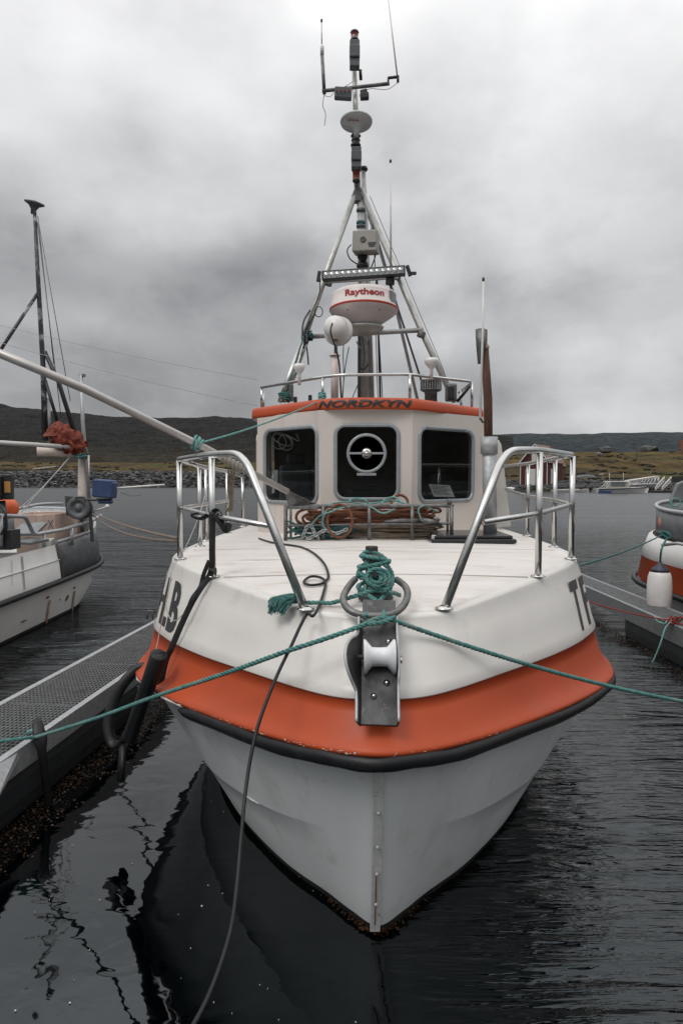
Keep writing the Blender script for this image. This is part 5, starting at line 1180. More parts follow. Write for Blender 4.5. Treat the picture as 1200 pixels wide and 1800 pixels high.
# ------------------------------------------------------------------ pontoons
def pontoon(name, near0, near1, wid0, wid1, label, side, floats, group, zt=.5, plen=1.2, bh=.15, gm=None):
    gm = gm or galv
    """near0->near1: inner edge (xy) from near to far. side: +1 body lies to +x of the inner edge"""
    A_, B_ = Vector((*near0, 0)), Vector((*near1, 0)); d = (B_-A_); L = d.length; d.normalize(); s = Vector((d.y, -d.x, 0)) * side
    root = empty(name, (A_.x, A_.y, 0), label, 'pontoon', group)
    def pt(u, w, z): f = u/L; W_ = wid0*(1-f)+wid1*f; return A_ + d*u + s*(w*W_) + Vector((0, 0, z))
    for w in (0.0, 1.0):
        mb = MB(); e = .055
        def q(u, ww, z): 
            p = pt(u, w, z); return p + s*(ww if w == 0 else -ww)
        sec = [(-.002, zt), (e, zt), (e, zt-.02), (.012, zt-.024), (.012, zt-bh), (.06, zt-bh-.005), (.06, zt-bh-.02), (-.002, zt-bh-.02)]
        m_ = len(sec); vs = [q(0, a_, b_) for a_, b_ in sec] + [q(L, a_, b_) for a_, b_ in sec]
        mb.add(vs, [(i, (i+1) % m_, (i+1) % m_+m_, i+m_) for i in range(m_)] + [tuple(range(m_)), tuple(range(m_, 2*m_))]); mb.build('side_beam', gm, root, bevel=.004)
    n = int(L/plen)
    for k in range(n):
        u0, u1 = k*L/n + .012, (k+1)*L/n - .012; mb = MB(); nb = 18
        for i in range(nb+1):
            w = (.065 + (wid0-.13)*i/nb)/wid0; mb.beam(pt(u0, w, zt-.018), pt(u1, w, zt-.018), .005, .028)
        u = u0 + .004
        while u < u1:
            mb.beam(pt(u, .06/wid0, zt-.012), pt(u, 1-.06/wid0, zt-.012), .005, .010); u += .055
        o = mb.build('grating_panel', gratem, root, fix=False); o['kind'] = 'stuff'
        mb = MB(); mb.beam(pt((k+1)*L/n, .05, zt-.06), pt((k+1)*L/n, .95, zt-.06), .06, .06); mb.build('cross_beam', galv, root)
    for f0, f1 in floats:
        mb = MB(); rows = []
        for u in (f0, f0+.05, f1-.05, f1):
            e = .06 if u in (f0, f1) else 0
            rows.append([pt(u, .06+e*.3, zt-.172), pt(u, .03+e*.3, zt-.26), pt(u, .02+e*.3, .12), pt(u, .04+e*.3, .03), pt(u, .10, -.08), pt(u, .10, -.35), pt(u, .9, -.35), pt(u, .9, -.08), pt(u, .96, .03), pt(u, .98, .12), pt(u, .97, zt-.26), pt(u, .94, zt-.172), pt(u, .06, zt-.172)])
        mb.grid(rows, smooth=False); mb.add(rows[0], [tuple(range(13))]); mb.add(rows[-1], [tuple(range(13))]); mb.build('float', floatm, root, bevel=.02)
    return root, pt, L
lp0, lp1 = PZ(0, 1340, .5), PZ(252, 1166, .5)
dl = (lp1 - lp0).normalized(); st_ = lp0 - dl*2.6; en_ = lp0 + dl*6.2
pl_root, plpt, plL = pontoon('left_pontoon' if False else 'finger_pontoon', (st_.x, st_.y), (en_.x, en_.y), .80, .66, 'galvanised finger pontoon with steel grating at the left of the boat', -1, [(1.5, 5.0), (6.6, 8.6)], 'finger pontoons')
pr_root, prpt, prL = pontoon('finger_pontoon', (4.32, 5.2), (4.27, 13.6), .52, .50, 'galvanised finger pontoon with steel grating at the right, red rope tied on it', 1, [(.3, 5.1)], 'finger pontoons', bh=.22, gm=mat('dull_galvanised', (.25, .26, .27), (.18, .19, .195), 22, .5, .4, dirt=(.13, .125, .12), dscale=5, damt=.6))
# main quay beam corner at the lower left (bracket plate)
mb = MB(); mb.prism([PZ(-40, 1345, .5), PZ(0, 1338, .5), PZ(36, 1312, .5), PZ(40, 1322, .45), PZ(0, 1395, .40), PZ(-40, 1440, .38)], (0, 0, -.02)); mb.build('gusset_plate', galv, pl_root, bevel=.004)
def cleat(root, p, name='mooring_loop'):
    mb = MB(); mb.tube(fillet([p + Vector((-.035, 0, 0)), p + Vector((-.035, 0, .11)), p + Vector((.035, 0, .11)), p + Vector((.035, 0, 0))], .035, 5), .010, 8); mb.build(name, oldgalv, root)
cleat(pl_root, PZ(264, 1088, .5)); cleat(pr_root, PZ(1186, 1098, .5))
# black strap holding the mooring on the left pontoon
p_ = PZ(64, 1290, .53)
mb = MB(); a1_ = P(66, 1262, 4.97); a2_ = P(71, 1300, 4.86); a3_ = P(78, 1350, 4.86); a4_ = P(86, 1410, 4.9); a5_ = P(88, 1430, 4.92)
mb.tube([a1_, P(66, 1270, 4.92), a2_, P(74, 1318, 4.85), a3_, a4_, a5_], [(.012, .008), (.034, .010), (.05, .010), (.032, .009), (.028, .009), (.030, .010), (.05, .03)], 10, flat=(1, 0, 0)); tag(mb.build('rubber_snubber', rubber, loc=a4_), 'black rubber strap hooked over the edge of the left pontoon', 'strap')
rope_thing('knotted_rope_end', [cr([cl, P(52, 1300, 4.93), P(48, 1288, 4.92), P(58, 1284, 4.9), P(66, 1292, 4.88), P(56, 1304, 4.88), P(44, 1300, 4.9)], 6), cr([P(40, 1302, 4.95), P(20, 1300, 5.1), PZ(-10, 1308, .53)], 5)], teallt, 'faded teal knot where the mooring rope meets the left pontoon', r=.011)
# seaweed beneath the pontoons
def weeds(name, area, n, label, seed):
    rnd = random.Random(seed); mb = MB(); cl_ = [area(rnd) for _ in range(int(n/9))]
    for i in range(n):
        c = rnd.choice(cl_); p = Vector((c.x + rnd.gauss(0, .035), c.y + rnd.gauss(0, .05), rnd.uniform(-.006, .010))); leaf(mb, p, rnd.uniform(.006, .026), rnd, .35)
    tag(mb.build(name, weed, fix=False), label, 'seaweed', kind='stuff')
weeds('seaweed', lambda r: plpt(r.uniform(1.2, 5.6), -abs(r.gauss(.0, .16)), 0), 6000, 'brown seaweed floating along the left pontoon float', 1)
weeds('seaweed', lambda r: prpt(r.uniform(.5, 6.2), -abs(r.gauss(.1, .30)), 0), 4000, 'brown seaweed floating along the right pontoon float', 2)
mb = MB(); rnd = random.Random(31)
for _ in range(45):
    px, py = rnd.uniform(0, 640), rnd.uniform(1330, 1800); p = PZ(px, py, .003)
    if abs(p.x - CX(p.y)) < .5 and p.y > 3.3: continue
    r_ = rnd.choice((.002, .003, .003, .004, .008)) * rnd.uniform(.5, 1)
    mb.lathe([(r_, -.002), (r_*.9, .002), (r_*.5, .004), (.0004, .004)], p, n=7)
tag(mb.build('foam_flecks', foamm, fix=False), 'small white foam flecks floating on the dark calm water', 'foam', kind='stuff')

# red rope and green rope on the right pontoon
k1 = PZ(1183, 1092, .54)
rope_thing('red_rope', [sag(PZ(1040, 1066, .50) + Vector((-.2, 0, .12)), k1 + Vector((-.1, 0, .02)), .03)] + [cr([k1 + Vector((.08*math.cos(a + k)*(1 + .2*k % 2), .05*math.sin(a*1.3 + k), .045*math.sin(a + k*2) + .01)) for a in [i*PI/5 for i in range(10)]], 5) for k in range(4)] + [sag(k1, PZ(1240, 1105, .50), .02, 8), sag(k1 + Vector((0, .05, .05)), PZ(1240, 1090, .52), .0, 8)], redr, 'bright red rope stretched to a knot on the right pontoon', r=.009)
rope_thing('dangling_rope', [cr([k1 + Vector((-.05, -.03, .0)), P(1168, 1105, 8.6), P(1160, 1130, 8.5), P(1152, 1150, 8.5), P(1145, 1165, 8.5)], 5), cr([PZ(1150, 1085, .52), PZ(1155, 1092, .52), PZ(1168, 1096, .54), PZ(1172, 1088, .54)], 5)], teallt, 'faded teal rope end dangling from the red knot over the right pontoon edge', r=.010)

# ------------------------------------------------------------------ neighbour boats: rounded end away from the viewer
TL = 2.6
def plan(cx, tipY, hb, y0, u, fl=0):    # u 0 near side .. .5 tip .. 1 far side ; returns (x, y)
    L = tipY - y0; s = abs(u - .5) * 2; sg = -1 if u > .5 else 1
    if s > .45:
        f = (s - .45)/.55; return cx + sg*hb, tipY - TL - f*(L - TL)
    a = s/.45*PI/2; return cx + sg*hb*math.sin(a)**.75, tipY - TL*(1 - math.cos(a)**.9)
def ring(cx, tipY, hb, y0, zf, n=60, inset=0, u0=0, u1=1, sx=1):
    out = []
    for i in range(n+1):
        u = u0 + (u1-u0)*i/n; x, y = plan(cx, tipY - inset, hb - inset, y0, u); out.append(Vector((cx + (x-cx)*sx, y, zf(u))))
    return out
tipf = lambda u, a, b: a + (b-a)*math.exp(-((u-.5)/.17)**2)
# --- left boat
LB = empty('fishing_boat', (-6.2, 9, 0), 'older white boat with a grey steel bow and rust stains, moored at the left', 'fishing boat')
cx, tp, hb, y0_ = -6.25, 14.3, 1.62, 4.0; TL = 1.7
flare = lambda z: hb - .55*(1 - sstep(-.3, .9, z))*1.0
def lrow(z0, z1, sh=0, inset=0): return ring(cx, tp - sh, hb, y0_, lambda u: tipf(u, z0, z1), inset=inset)
mb = MB()
rows = [lrow(-.5, -.5, 1.2, .75), lrow(0, 0, .34, .24), lrow(.06, .06, .30, .22), lrow(.35, .45, .13, .10), lrow(.66, .90, .03, .02), lrow(.70, .95, .0, 0)]
mb.grid(rows, mis=[1, 1, 0, 0, 0]); mb.build('hull', [oldwhite, boot], LB)
mb = MB(); n_ = 60; top_in = []
rowsA = [lrow(.70, .95, 0, .02), lrow(1.02, 1.22, 0, .045), lrow(1.03, 1.23, 0, .055), lrow(1.28, 1.5, 0, .09)]
i0 = next(i for i, p in enumerate(rowsA[0]) if p.y > 11.3)
mb.grid([r[:i0] for r in rowsA]); mb.build('bulwark', oldwhite, LB)
o = MB(); 
mb = MB(); up_ = [Vector(p) for p in rowsA[3]]
rowsB = [lrow(.70, .95, 0, -.004), lrow(1.25, 1.45, 0, .04), [Vector((p.x, p.y, tipf(i/n_, 1.30, 1.78))) for i, p in enumerate(lrow(1.3, 1.7, 0, .07))]]
mb.grid([r[i0-1:] for r in rowsB]); ob = mb.build('steel_bow', greyhull, LB); ob.modifiers.new('s', 'SOLIDIFY').thickness = .03
mb = MB(); mb.tube(lrow(.69, .94, 0, -.03), .045, 10); mb.build('rub_rail', rubber, LB)
mb = MB(); mb.tube([p for p in rowsB[2][i0-1:]], .028, 8); mb.build('bow_cap_rail', galv, LB)
mb = MB(); ins = ring(cx, tp-.1, hb-.1, y0_, lambda u: .85); mb.add(ins, [tuple(range(len(ins)))]); mb.build('deck', oldgalv, LB)
def lt(pts, r, m=galv, name='rail_tube', fil=.1, n=10): mb = MB(); mb.tube(fillet(pts, fil, 5) if fil else pts, r, n); return mb.build(name, m, LB)
lt([P(-40, 905, 9.2), P(45, 908, 10.3), P(60, 940, 10.8), P(112, 931, 11.4), P(160, 916, 12.6), P(178, 906, 13.0)], .032)
for px, pt_, pb, Y_ in ((78, 938, 968, 11.0), (127, 928, 958, 11.7), (2, 906, 960, 9.7)): lt([P(px, pt_, Y_), P(px, pb, Y_)], .03, fil=0, name='rail_post')
lt([P(110, 885, 14), P(70, 886, 13.4), P(20, 897, 12.4), P(-40, 905, 11.8)], .03, fil=.2)
lt([P(148, 800, 12.6), P(146, 950, 12.6)], .098, rustwhite, 'derrick_post', 0, 18)
lt([P(143, 658, 12.5), P(146, 745, 12.5), P(163, 952, 12.5)], .035, galv, 'side_pole', 0)
mb = MB(); mb.beam(P(140, 660, 12.5), P(150, 660, 12.5), .05, .05); mb.build('pole_bracket', oldgalv, LB)
lt([P(-30, 776, 11.6), P(145, 787, 12.3)], .04, mat('painted_boom', (.5, .5, .48), dirt=(.2, .1, .05), damt=.6), 'boom', 0)
lt([P(66, 793, 12.2), P(138, 795, 12.4)], .085, rustwhite, 'boom_roller', 0, 16)
lashing('boom_lashing', P(143, 797, 12.4), .11, teallt, 4, 8, LB, .018)
lt([P(61, 365, 12.4), P(68, 500, 12.4), P(76, 640, 12.4), P(80, 775, 12.4)], [.030, .038, .045, .055], paintmast, 'mast', 0, 12)
lt([P(85, 700, 12.45), P(86, 780, 12.45)], .04, galv, 'mast_pipe', 0)
mb = MB(); mb.lathe([(.04, -.18), (.05, -.1), (.09, -.04), (.17, 0), (.17, .02), (.001, .06)], P(61, 358, 12.4), axis=(.22, -.12, 1), n=24); mb.build('disc_aerial', mat('disc_dark', (.14, .145, .15)), LB)
lt([P(67, 515, 12.4), P(-20, 648, 11.8)], .03, paintmast, 'mast_stay', 0); lt([P(79, 618, 12.4), P(103, 670, 12.4), P(136, 775, 12.4)], .04, black, 'mast_stay', 0); lt([P(80, 668, 12.4), P(101, 740, 12.4)], .03, black, 'mast_stay', 0)
for a_, b_ in (((66, 390), (108, 735)), ((69, 395), (124, 705)), ((67, 380), (95, 640))): lt([P(*a_, 12.4), P(*b_, 12.6)], .007, oldgalv, 'wire', 0, 5)
# folded steadying sail
mb = MB(); rows = []
for i in range(33):
    f = i/32; c = P(91 + 60*f, 762 + 18*f, 12.3); hh = (.05 + .20*math.sin(PI*min(1, f*1.02 + .10))**.5) * (1 - .12*f)
    row = []
    for j in range(33):
        a = 2*PI*j/32; q_ = Vector((f*7, math.cos(a)*1.5, math.sin(a)*1.5)); fold = .55 + .30*mnoise.noise(q_*1.6) - .42*abs(mnoise.noise(q_*2.3 + Vector((4, 0, 0))))**.8 + .42 + .10*math.sin(3*a + f*13 + 4*mnoise.noise(q_*.8))*(.4+f) + .06*abs(math.sin(f*24 + 2.2*a + 3*mnoise.noise(q_)))
        row.append(c + Vector((.09*mnoise.noise(q_*1.2), math.cos(a)*hh*.9*fold, math.sin(a)*hh*fold - .06*(1-math.sin(a))*f)))
    rows.append(row)
mb.grid(rows); rows = []
for i in range(9):
    f = i/8; c = P(99 + 4*f, 768 - 26*f, 12.3); row = []
    for j in range(17):
        a = 2*PI*j/16; r_ = (.17*(1-f)**.8 + .05)*(1 + .35*mnoise.noise(Vector((f*4, math.cos(a)*2, math.sin(a)*2)))); row.append(c + Vector((math.cos(a)*r_, math.sin(a)*r_, 0)))
    rows.append(row)
mb.grid(rows); sl_ = mb.build('folded_sail', sailcl, loc=P(120, 775, 12.3)); tag(sl_, 'rust-red folded canvas bundled on the boom of the left boat', 'canvas')
# tub
mb = MB(); tb0, tb1 = P(30, 925, 11.6), P(128, 925, 12.4)
base_ = [Vector((tb0.x, 11.5, 0)), Vector((tb1.x - .1, 11.9, 0)), Vector((tb1.x - .1, 13.0, 0)), Vector((tb0.x - .25, 12.7, 0))]; zt0, zt1 = .9, P(60, 905, 11.6).z
c_ = sum(base_, Vector())/4
lo = [b + (c_-b)*.08 + Vector((0, 0, zt0)) for b in base_]; hi = [b + Vector((0, 0, zt1)) for b in base_]; hi_in = [b + (c_-b)*.06 + Vector((0, 0, zt1)) for b in base_]; lo_in = [b + (c_-b)*.12 + Vector((0, 0, zt0+.1)) for b in base_]
vs = lo + hi + hi_in + lo_in; fs = [(i+4*k, (i+1) % 4 + 4*k, (i+1) % 4 + 4*(k+1), i+4*(k+1)) for k in range(3) for i in range(4)] + [(0, 1, 2, 3), (12, 13, 14, 15)]
mb.add(vs, fs); tub = mb.build('fish_tub', tubm, loc=(c_.x, c_.y, zt0), bevel=.02); tag(tub, 'big beige fish tub with a blue X on the deck of the left boat', 'tub')
f0 = lo[0].lerp(hi[0], .0); e1 = (hi[1]-hi[0]).normalized(); nn_ = e1.cross(Vector((0, 0, 1))).normalized()
def ontub(x, y): return hi[0] + e1*((hi[1]-hi[0]).length*.80 + x) + Vector((0, 0, -.26 + y)) + nn_*.012
text_on('tub_mark', 'X', .10, .16, ontub, mat('blue_mark', (.05, .08, .14)), tub, off=-.01)
mb = MB(); mb.box(hi[0] + e1*((hi[1]-hi[0]).length*.62) + Vector((0, 0, -.13)) + nn_*.008, (.10, .014, .24), rot=math.atan2(e1.y, e1.x)); mb.build('tub_clip', tubm, tub, bevel=.01)
mb = MB(); mb.box(hi[0] + e1*((hi[1]-hi[0]).length*.62) + Vector((0, 0, -.18)) + nn_*.018, (.035, .004, .07), rot=math.atan2(e1.y, e1.x)); mb.build('rust_spot', rustm, tub)
# hauler
hc = P(141, 893, 12.2); mb = MB(); mb.lathe([(.04, -.1), (.20, -.10), (.20, -.06), (.14, -.04), (.14, .04), (.20, .06), (.205, .09), (.19, .105), (.12, .105), (.115, .085), (.06, .085), (.055, .10), (.001, .10)], hc, axis=(.05, -1, .05), n=32); hl = mb.build('line_hauler', greyp, loc=hc); tag(hl, 'round dark grey line hauler wheel on the bow rail of the left boat', 'line hauler')
mb = MB(); mb.prism([P(114, 872, 12.15), P(130, 873, 12.3), P(131, 900, 12.3), P(124, 907, 12.2), P(117, 906, 12.15)], (0, .03, 0)); mb.build('guard_plate', oldgalv, hl); mb = MB(); mb.tube([P(150, 878, 12.2), P(198, 879, 12.2)], .025, 8); mb.tube(fillet([P(133, 876, 12.1), P(134, 873, 12.1), P(149, 873, 12.1), P(150, 880, 12.1)], .05), .015, 8); mb.tube([P(144, 913, 12.2), P(145, 935, 12.2)], .04, 8); mb.build('hauler_arm', oldgalv, hl)
mb = MB(); mb.box(P(185, 860, 12.2), (.36, .3, .30), Matrix.Rotation(R(6), 3, 'Y')); mb.box(P(185, 846, 12.2), (.35, .31, .06), Matrix.Rotation(R(4), 3, 'Y')); mb.box(P(186, 882, 12.2), (.25, .12, .07)); bb = mb.build('blue_cover', bluec, loc=P(185, 860, 12.2), bevel=.03, seg=3); tag(bb, 'blue canvas cover over a machine at the bow of the left boat', 'cover')
lt([P(205, 858, 12.2), P(290, 852, 12.4)], .016, white, 'thin_rod', 0, 8); lt([P(165, 898, 12.3), P(188, 891, 12.1)], .015, white, 'lever', 0, 8); mb = MB(); mb.lathe([(.001, -.04), (.03, -.025), (.04, 0), (.03, .025), (.001, .04)], P(189, 890, 12.1), n=10); mb.build('lever_knob', white, LB)
lt([P(212, 866, 12.3), P(232, 872, 12.3), P(248, 870, 12.3)], .006, beige, 'thin_cord', 0, 5)
# deck gear by the left frame edge
mb = MB(); mb.box(P(12, 856, 9.8), (.17, .12, .36), rot=.1); mb.box(P(-5, 858, 9.7), (.14, .1, .34)); fld = mb.build('hauler_monitor', blackp, loc=P(12, 870, 9.8), bevel=.012); tag(fld, 'black machine housing with an orange label at the left frame edge', 'machine')
mb = MB(); mb.box(P(13.5, 856, 9.725), (.085, .004, .16), rot=.1); mb.build('orange_label', mat('amber_label', (.45, .22, .05)), fld)
mb = MB(); mb.tube([P(4, 880, 9.8), P(8, 920, 9.8), P(6, 960, 9.8)], .05, 10); mb.tube(cr([P(0, 885, 9.7), P(10, 900, 9.6), P(9, 925, 9.6), P(2, 940, 9.6)], 5), .018, 8); mb.box(P(10, 948, 9.9), (.30, .3, .28)); mb.build('machine_stand', blackp, fld)
mb = MB(); mb.lathe([(.001, -.17), (.09, -.15), (.15, -.08), (.17, 0), (.15, .08), (.09, .15), (.001, .17)], P(12, 893, 10.2), axis=(1, 0, 0), n=20); by = mb.build('buoy', orgbuoy, loc=P(12, 893, 10.2)); tag(by, 'bright orange buoy on the left boat under the black machine', 'buoy')
mb = MB(); mb.beam(P(35, 955, 10.6), P(68, 948, 10.9), .5, .04); mb.beam(P(40, 940, 10.9), P(62, 920, 11.5), .4, .04); mb.build('deck_locker', greyhull, LB); mb = MB(); mb.box(P(82, 955, 11.5), (.2, .5, .14), rot=.3); mb.build('deck_box', oldwhite, LB, bevel=.01)
for (px, py, Y_, w_, h_) in ((77, 987, 12.9, .035, .02),): pass
# hull marks: scuppers and rust runs
bpy.context.view_layer.update()
mb = MB(); mb.tube([p for p in lrow(1.03, 1.23, 0, .04)[2:i0]], .010, 6); mb.build('moulding', oldwhite, LB)
LBH = [c for c in LB.children if c.name.startswith('hull')][0]; LBB = [c for c in LB.children if c.name.startswith('bulwark')][0]
def surf_left(px, py):
    o_ = Vector((0, 0, CAM_H)); d = ray(px, py).normalized(); mi_ = LBH.matrix_world.inverted()
    for ob_ in (LBB, LBH):
        ok, loc_, nn, _ = ob_.ray_cast(ob_.matrix_world.inverted() @ o_, d)
        if ok: 
            if nn.dot(d) > 0: nn = -nn
            return (ob_.matrix_world @ loc_, nn)
    return None
    return (LBH.matrix_world @ loc_, nn) if ok else None
for px, py, w_, h_ in ((84, 1050, .07, .02), (131, 1033, .06, .02), (118, 1051, .055, .06), (106, 1054, .02, .02), (162, 1013, .02, .03), (42, 1092, .10, .012)):
    q_ = surf_left(px, py)
    if q_: mb = MB(); mb.tube([q_[0] - q_[1]*.01, q_[0] + q_[1]*.006], [(h_, w_)]*2, 9, flat=(0, 0, 1)); mb.build('rust_patch' if px != 42 else 'hull_slot', rustm if px != 42 else boot, LB)
for px, pa, pb, dx, w_ in ((87, 1055, 1108, -8, .020), (131, 1038, 1085, -6, .020), (161, 1012, 1054, -6, .05), (38, 978, 1036, 5, .012), (20, 985, 1030, 1, .004)):
    qs = [surf_left(px + dx*f, pa + (pb-pa)*f) for f in (0, .25, .5, .75, 1)]; qs = [q_ for q_ in qs if q_]
    if len(qs) > 2: mb = MB(); vs = []; k_n = len(qs); [vs.extend([q_[0] + q_[1]*.014 + Vector((0, w_*2*(1-.12*i), 0)), q_[0] + q_[1]*.014 - Vector((0, w_*2*(1-.12*i), 0))]) for i, q_ in enumerate(qs)]; mb.add(vs, [(2*i, 2*i+1, 2*i+3, 2*i+2) for i in range(k_n-1)]); mb.build('rust_run', rusttr if px > 50 else greylt, LB, fix=False)
rope_thing('mooring_rope', [sag(P(160, 902, 12.9), P(312, 951, 5.7), .12), sag(P(160, 898, 12.9), P(312, 946, 5.7), .05)], mat('twin_brown_rope', (.13, .075, .055), (.2, .17, .15), 30, .8), 'two brown ropes running from the left boat to the main boat', r=.012)
rope_thing('white_line', [sag(P(125, 802, 12.3), P(38, 900, 11), .0), sag(P(122, 803, 12.3), P(30, 898, 11), .05), sag(P(58, 876, 11.5), P(47, 895, 11.2), 0)], greyr, 'thin white lines slanting from the boom of the left boat to its deck', 'line', r=.009)

# --- right boat
RB = empty('fishing_boat', (6.6, 9, 0), 'small orange and white boat with a grey bulwark, partly cut by the right edge', 'fishing boat')
cx, tp, hb, y0_ = 6.95, 13.5, 1.62, 3.0; TL = 1.9
mb = MB()
rows = [lrow(-.4, -.4, 1.0, .6), lrow(0, 0, .5, .32), lrow(.06, .06, .45, .29), lrow(.25, .3, .2, .15), lrow(.50, .60, .05, .03), lrow(.55, .68, .0, 0), lrow(.95, 1.06, .04, .04), lrow(.96, 1.07, .02, .03), lrow(1.28, 1.45, .12, .10), lrow(1.31, 1.48, .17, .14)]
mb.grid(rows, mis=[1, 0, 0, 0, 2, 2, 0, 0, 0]); mb.build('hull', [oldwhite, boot, orange], RB)
mb = MB(); mb.tube(lrow(.50, .62, -.03, -.04), .05, 10); mb.build('rub_rail', rubber, RB)
hr = []
for i, p in enumerate(lrow(1.31, 1.48, .2, .17)): u = i/60; hr.append(Vector((p.x, p.y, p.z + .50*sstep(.31, .41, u))))
mb = MB(); mb.grid([lrow(1.31, 1.48, .2, .17), [a.lerp(b, .5) for a, b in zip(lrow(1.31, 1.48, .2, .17), hr)], hr]); ob = mb.build('bulwark', greyhull, RB); ob.modifiers.new('s', 'SOLIDIFY').thickness = .02
mb = MB(); mb.tube(hr, .036, 10); mb.build('cap_rail', galv, RB)
mb = MB(); ins = ring(cx, tp-.3, hb-.2, y0_, lambda u: 1.2); mb.add(ins, [tuple(range(len(ins)))]); mb.build('deck', mat('weathered_orange_deck', (.20, .09, .05), (.10, .07, .055), 9, .8), RB)
mb = MB(); mb.box((7.4, 10.6, 1.55), (1.3, 1.6, .9)); mb.build('deck_house', greyp, RB, bevel=.05)
mb = MB(); mb.tube([P(1163, 958, 10.6), P(1190, 955, 10.3), P(1225, 962, 10)], .025, 8); mb.build('low_rail', galv, RB)
mb = MB(); mb.prism([P(1178, 880, 12.4), P(1190, 850, 12.4), P(1215, 840, 12.4), P(1215, 885, 12.4)], (0, .1, 0)); mb.build('bow_horn', greyhull, RB, bevel=.02)
mb = MB(); c = P(1172, 918, 11.9); mb.lathe([(.001, -.16), (.09, -.14), (.15, -.05), (.15, .05), (.10, .13), (.03, .16), (.001, .165)], c, n=20, axis=(.3, 0, 1)); tag(mb.build('buoy', pinkbuoy, loc=c), 'faded pinkish buoy hanging inside the bulwark of the right boat', 'buoy')
fc = P(1158, 1040, 10.2); mb = MB(); ftop = P(1160, 998, 9.7)
mb.lathe([(.06, -.40), (.13, -.37), (.172, -.28), (.178, 0), (.165, .17), (.14, .24), (.12, .265)], fc + Vector((0, 0, .06)), n=28); fd = mb.build('fender', white, loc=fc); tag(fd, 'large white cylindrical fender with a navy cap hung on the right boat', 'fender')
mb = MB(); mb.lathe([(.142, .245), (.11, .29), (.03, .37), (.02, .40)], fc + Vector((0, 0, .06)), n=20); mb.build('fender_cap', navy, fd)
fe = fc + Vector((0, 0, .45)); rope_thing('fender_rope', [cr([fe, P(1162, 965, 10.1), P(1172, 945, 10.5)], 6)] + [cr([P(1168 + 9*math.cos(a + k), 940 + 6*math.sin(a*1.5 + k), 10.5 + .05*math.sin(a)) for a in [i*PI/4 for i in range(9)]], 4) for k in range(4)], tealdk, 'dark teal rope knotted on the right boat rail and holding the white fender', r=.016)
rope_thing('mooring_rope', [sag(P(1020, 994, 6.2), P(1163, 940, 10.5), .03)], tealdk, 'taut dark teal rope from the main boat to the right boat rail', r=.010)
rope_thing('rope_coil', [cr([P(1186 + 9*math.cos(a), 883 + 7*math.sin(a), 12.3) for a in [i*PI/6 for i in range(13)]], 4), cr([P(1180, 880, 12.3), P(1176, 900, 12.3), P(1172, 915, 12.3)], 5), cr([P(1192, 885, 12.3), P(1188, 905, 12.3), P(1186, 915, 12.3)], 5)], teallt, 'faded teal rope coil over the bow of the right boat', r=.014)
mb = MB(); rows = []
for i in range(8):
    f = i/7; c = P(1201 + 2*f, 774 + 26*f, 12.0); w_ = .09*(1 - .5*f); rows.append([c + Vector((math.cos(2*PI*j/10)*w_*(1+.3*mnoise.noise(Vector((f*5, j, 0)))), math.sin(2*PI*j/10)*w_, 0)) for j in range(11)])
mb.grid(rows); mb.build('furled_flag', mat('faded_orange_cloth', (.30, .12, .08), (.24, .09, .06), 6, .8, bump=.01, bscale=8), RB); mb = MB(); mb.tube([P(1203, 770, 12.05), P(1204, 880, 12.05)], .025, 8); mb.build('flag_staff', galv, RB)

# ------------------------------------------------------------------ far shore things
def house(px0, px1, pxr, py_eave, py_ridge, py_base, Y, label):
    a = P(px0, py_base, Y); b = P(px1, py_base, Y); ze = P(px0, py_eave, Y).z; zr = P(px0, py_ridge, Y).z; z0 = a.z - .3; dpt = 7.5; sk = P(pxr, py_base, Y + 3).x - b.x
    H = empty('boathouse', ((a.x+b.x)/2, Y, z0), label, 'boathouse')
    m_ = (a + b)/2
    dd = Vector((sk, dpt, 0))
    mb = MB(); mb.prism([(a.x, Y, z0), (b.x, Y, z0), (b.x, Y, ze), (m_.x, Y, zr), (a.x, Y, ze)], dd); mb.build('wall', redwall, H)
    mb = MB()
    for s_, e_ in ((-1, a), (1, b)):
        o1 = Vector((e_.x + s_*.25, Y - .3, ze - .18)); r1 = Vector((m_.x, Y - .3, zr + .06)); ddd = dd + Vector((0, .6, 0))
        mb.prism([o1, r1, r1 + Vector((0, 0, .12)), o1 + Vector((0, 0, .12))], ddd)
    mb.build('roof', roofm, H)
    mb = MB()
    for e_ in (a, b): mb.box((e_.x + (.07 if e_ is a else -.07), Y - .03, (z0+ze)/2), (.14, .05, ze-z0))
    for s_, e_ in ((-1, a), (1, b)): mb.beam((e_.x + s_*.27, Y - .34, ze - .12), (m_.x, Y - .34, zr + .12), .05, .2)
    mb.build('corner_board', whitewood, H)
    mb = MB(); W_ = b.x - a.x; mb.box((a.x + W_*.38, Y - .03, z0 + (ze-z0)*.38), (W_*.36, .06, (ze-z0)*.72)); mb.build('door', whitewood, H)
    mb = MB(); mb.box((m_.x, Y - .03, ze + (zr-ze)*.25), (W_*.17, .06, (zr-ze)*.55)); mb.build('window', whitewood, H)
    e1_ = dd.normalized(); p_ = Vector((b.x, Y, 0)) + e1_*2.3; mb = MB(); mb.box((p_.x + .03, p_.y, z0 + (ze-z0)*.45), (.08, .9, (ze-z0)*.6), rot=math.atan2(-e1_.x, e1_.y)); mb.build('side_door', whitewood, H)
    return H
house(913, 961, 1002, 812, 782, 856, 124, 'dark red boathouse with white double doors on the far right shore')
house(966, 985, 1006, 818, 800, 850, 133, 'smaller dark boathouse just right of the red one with white doors')
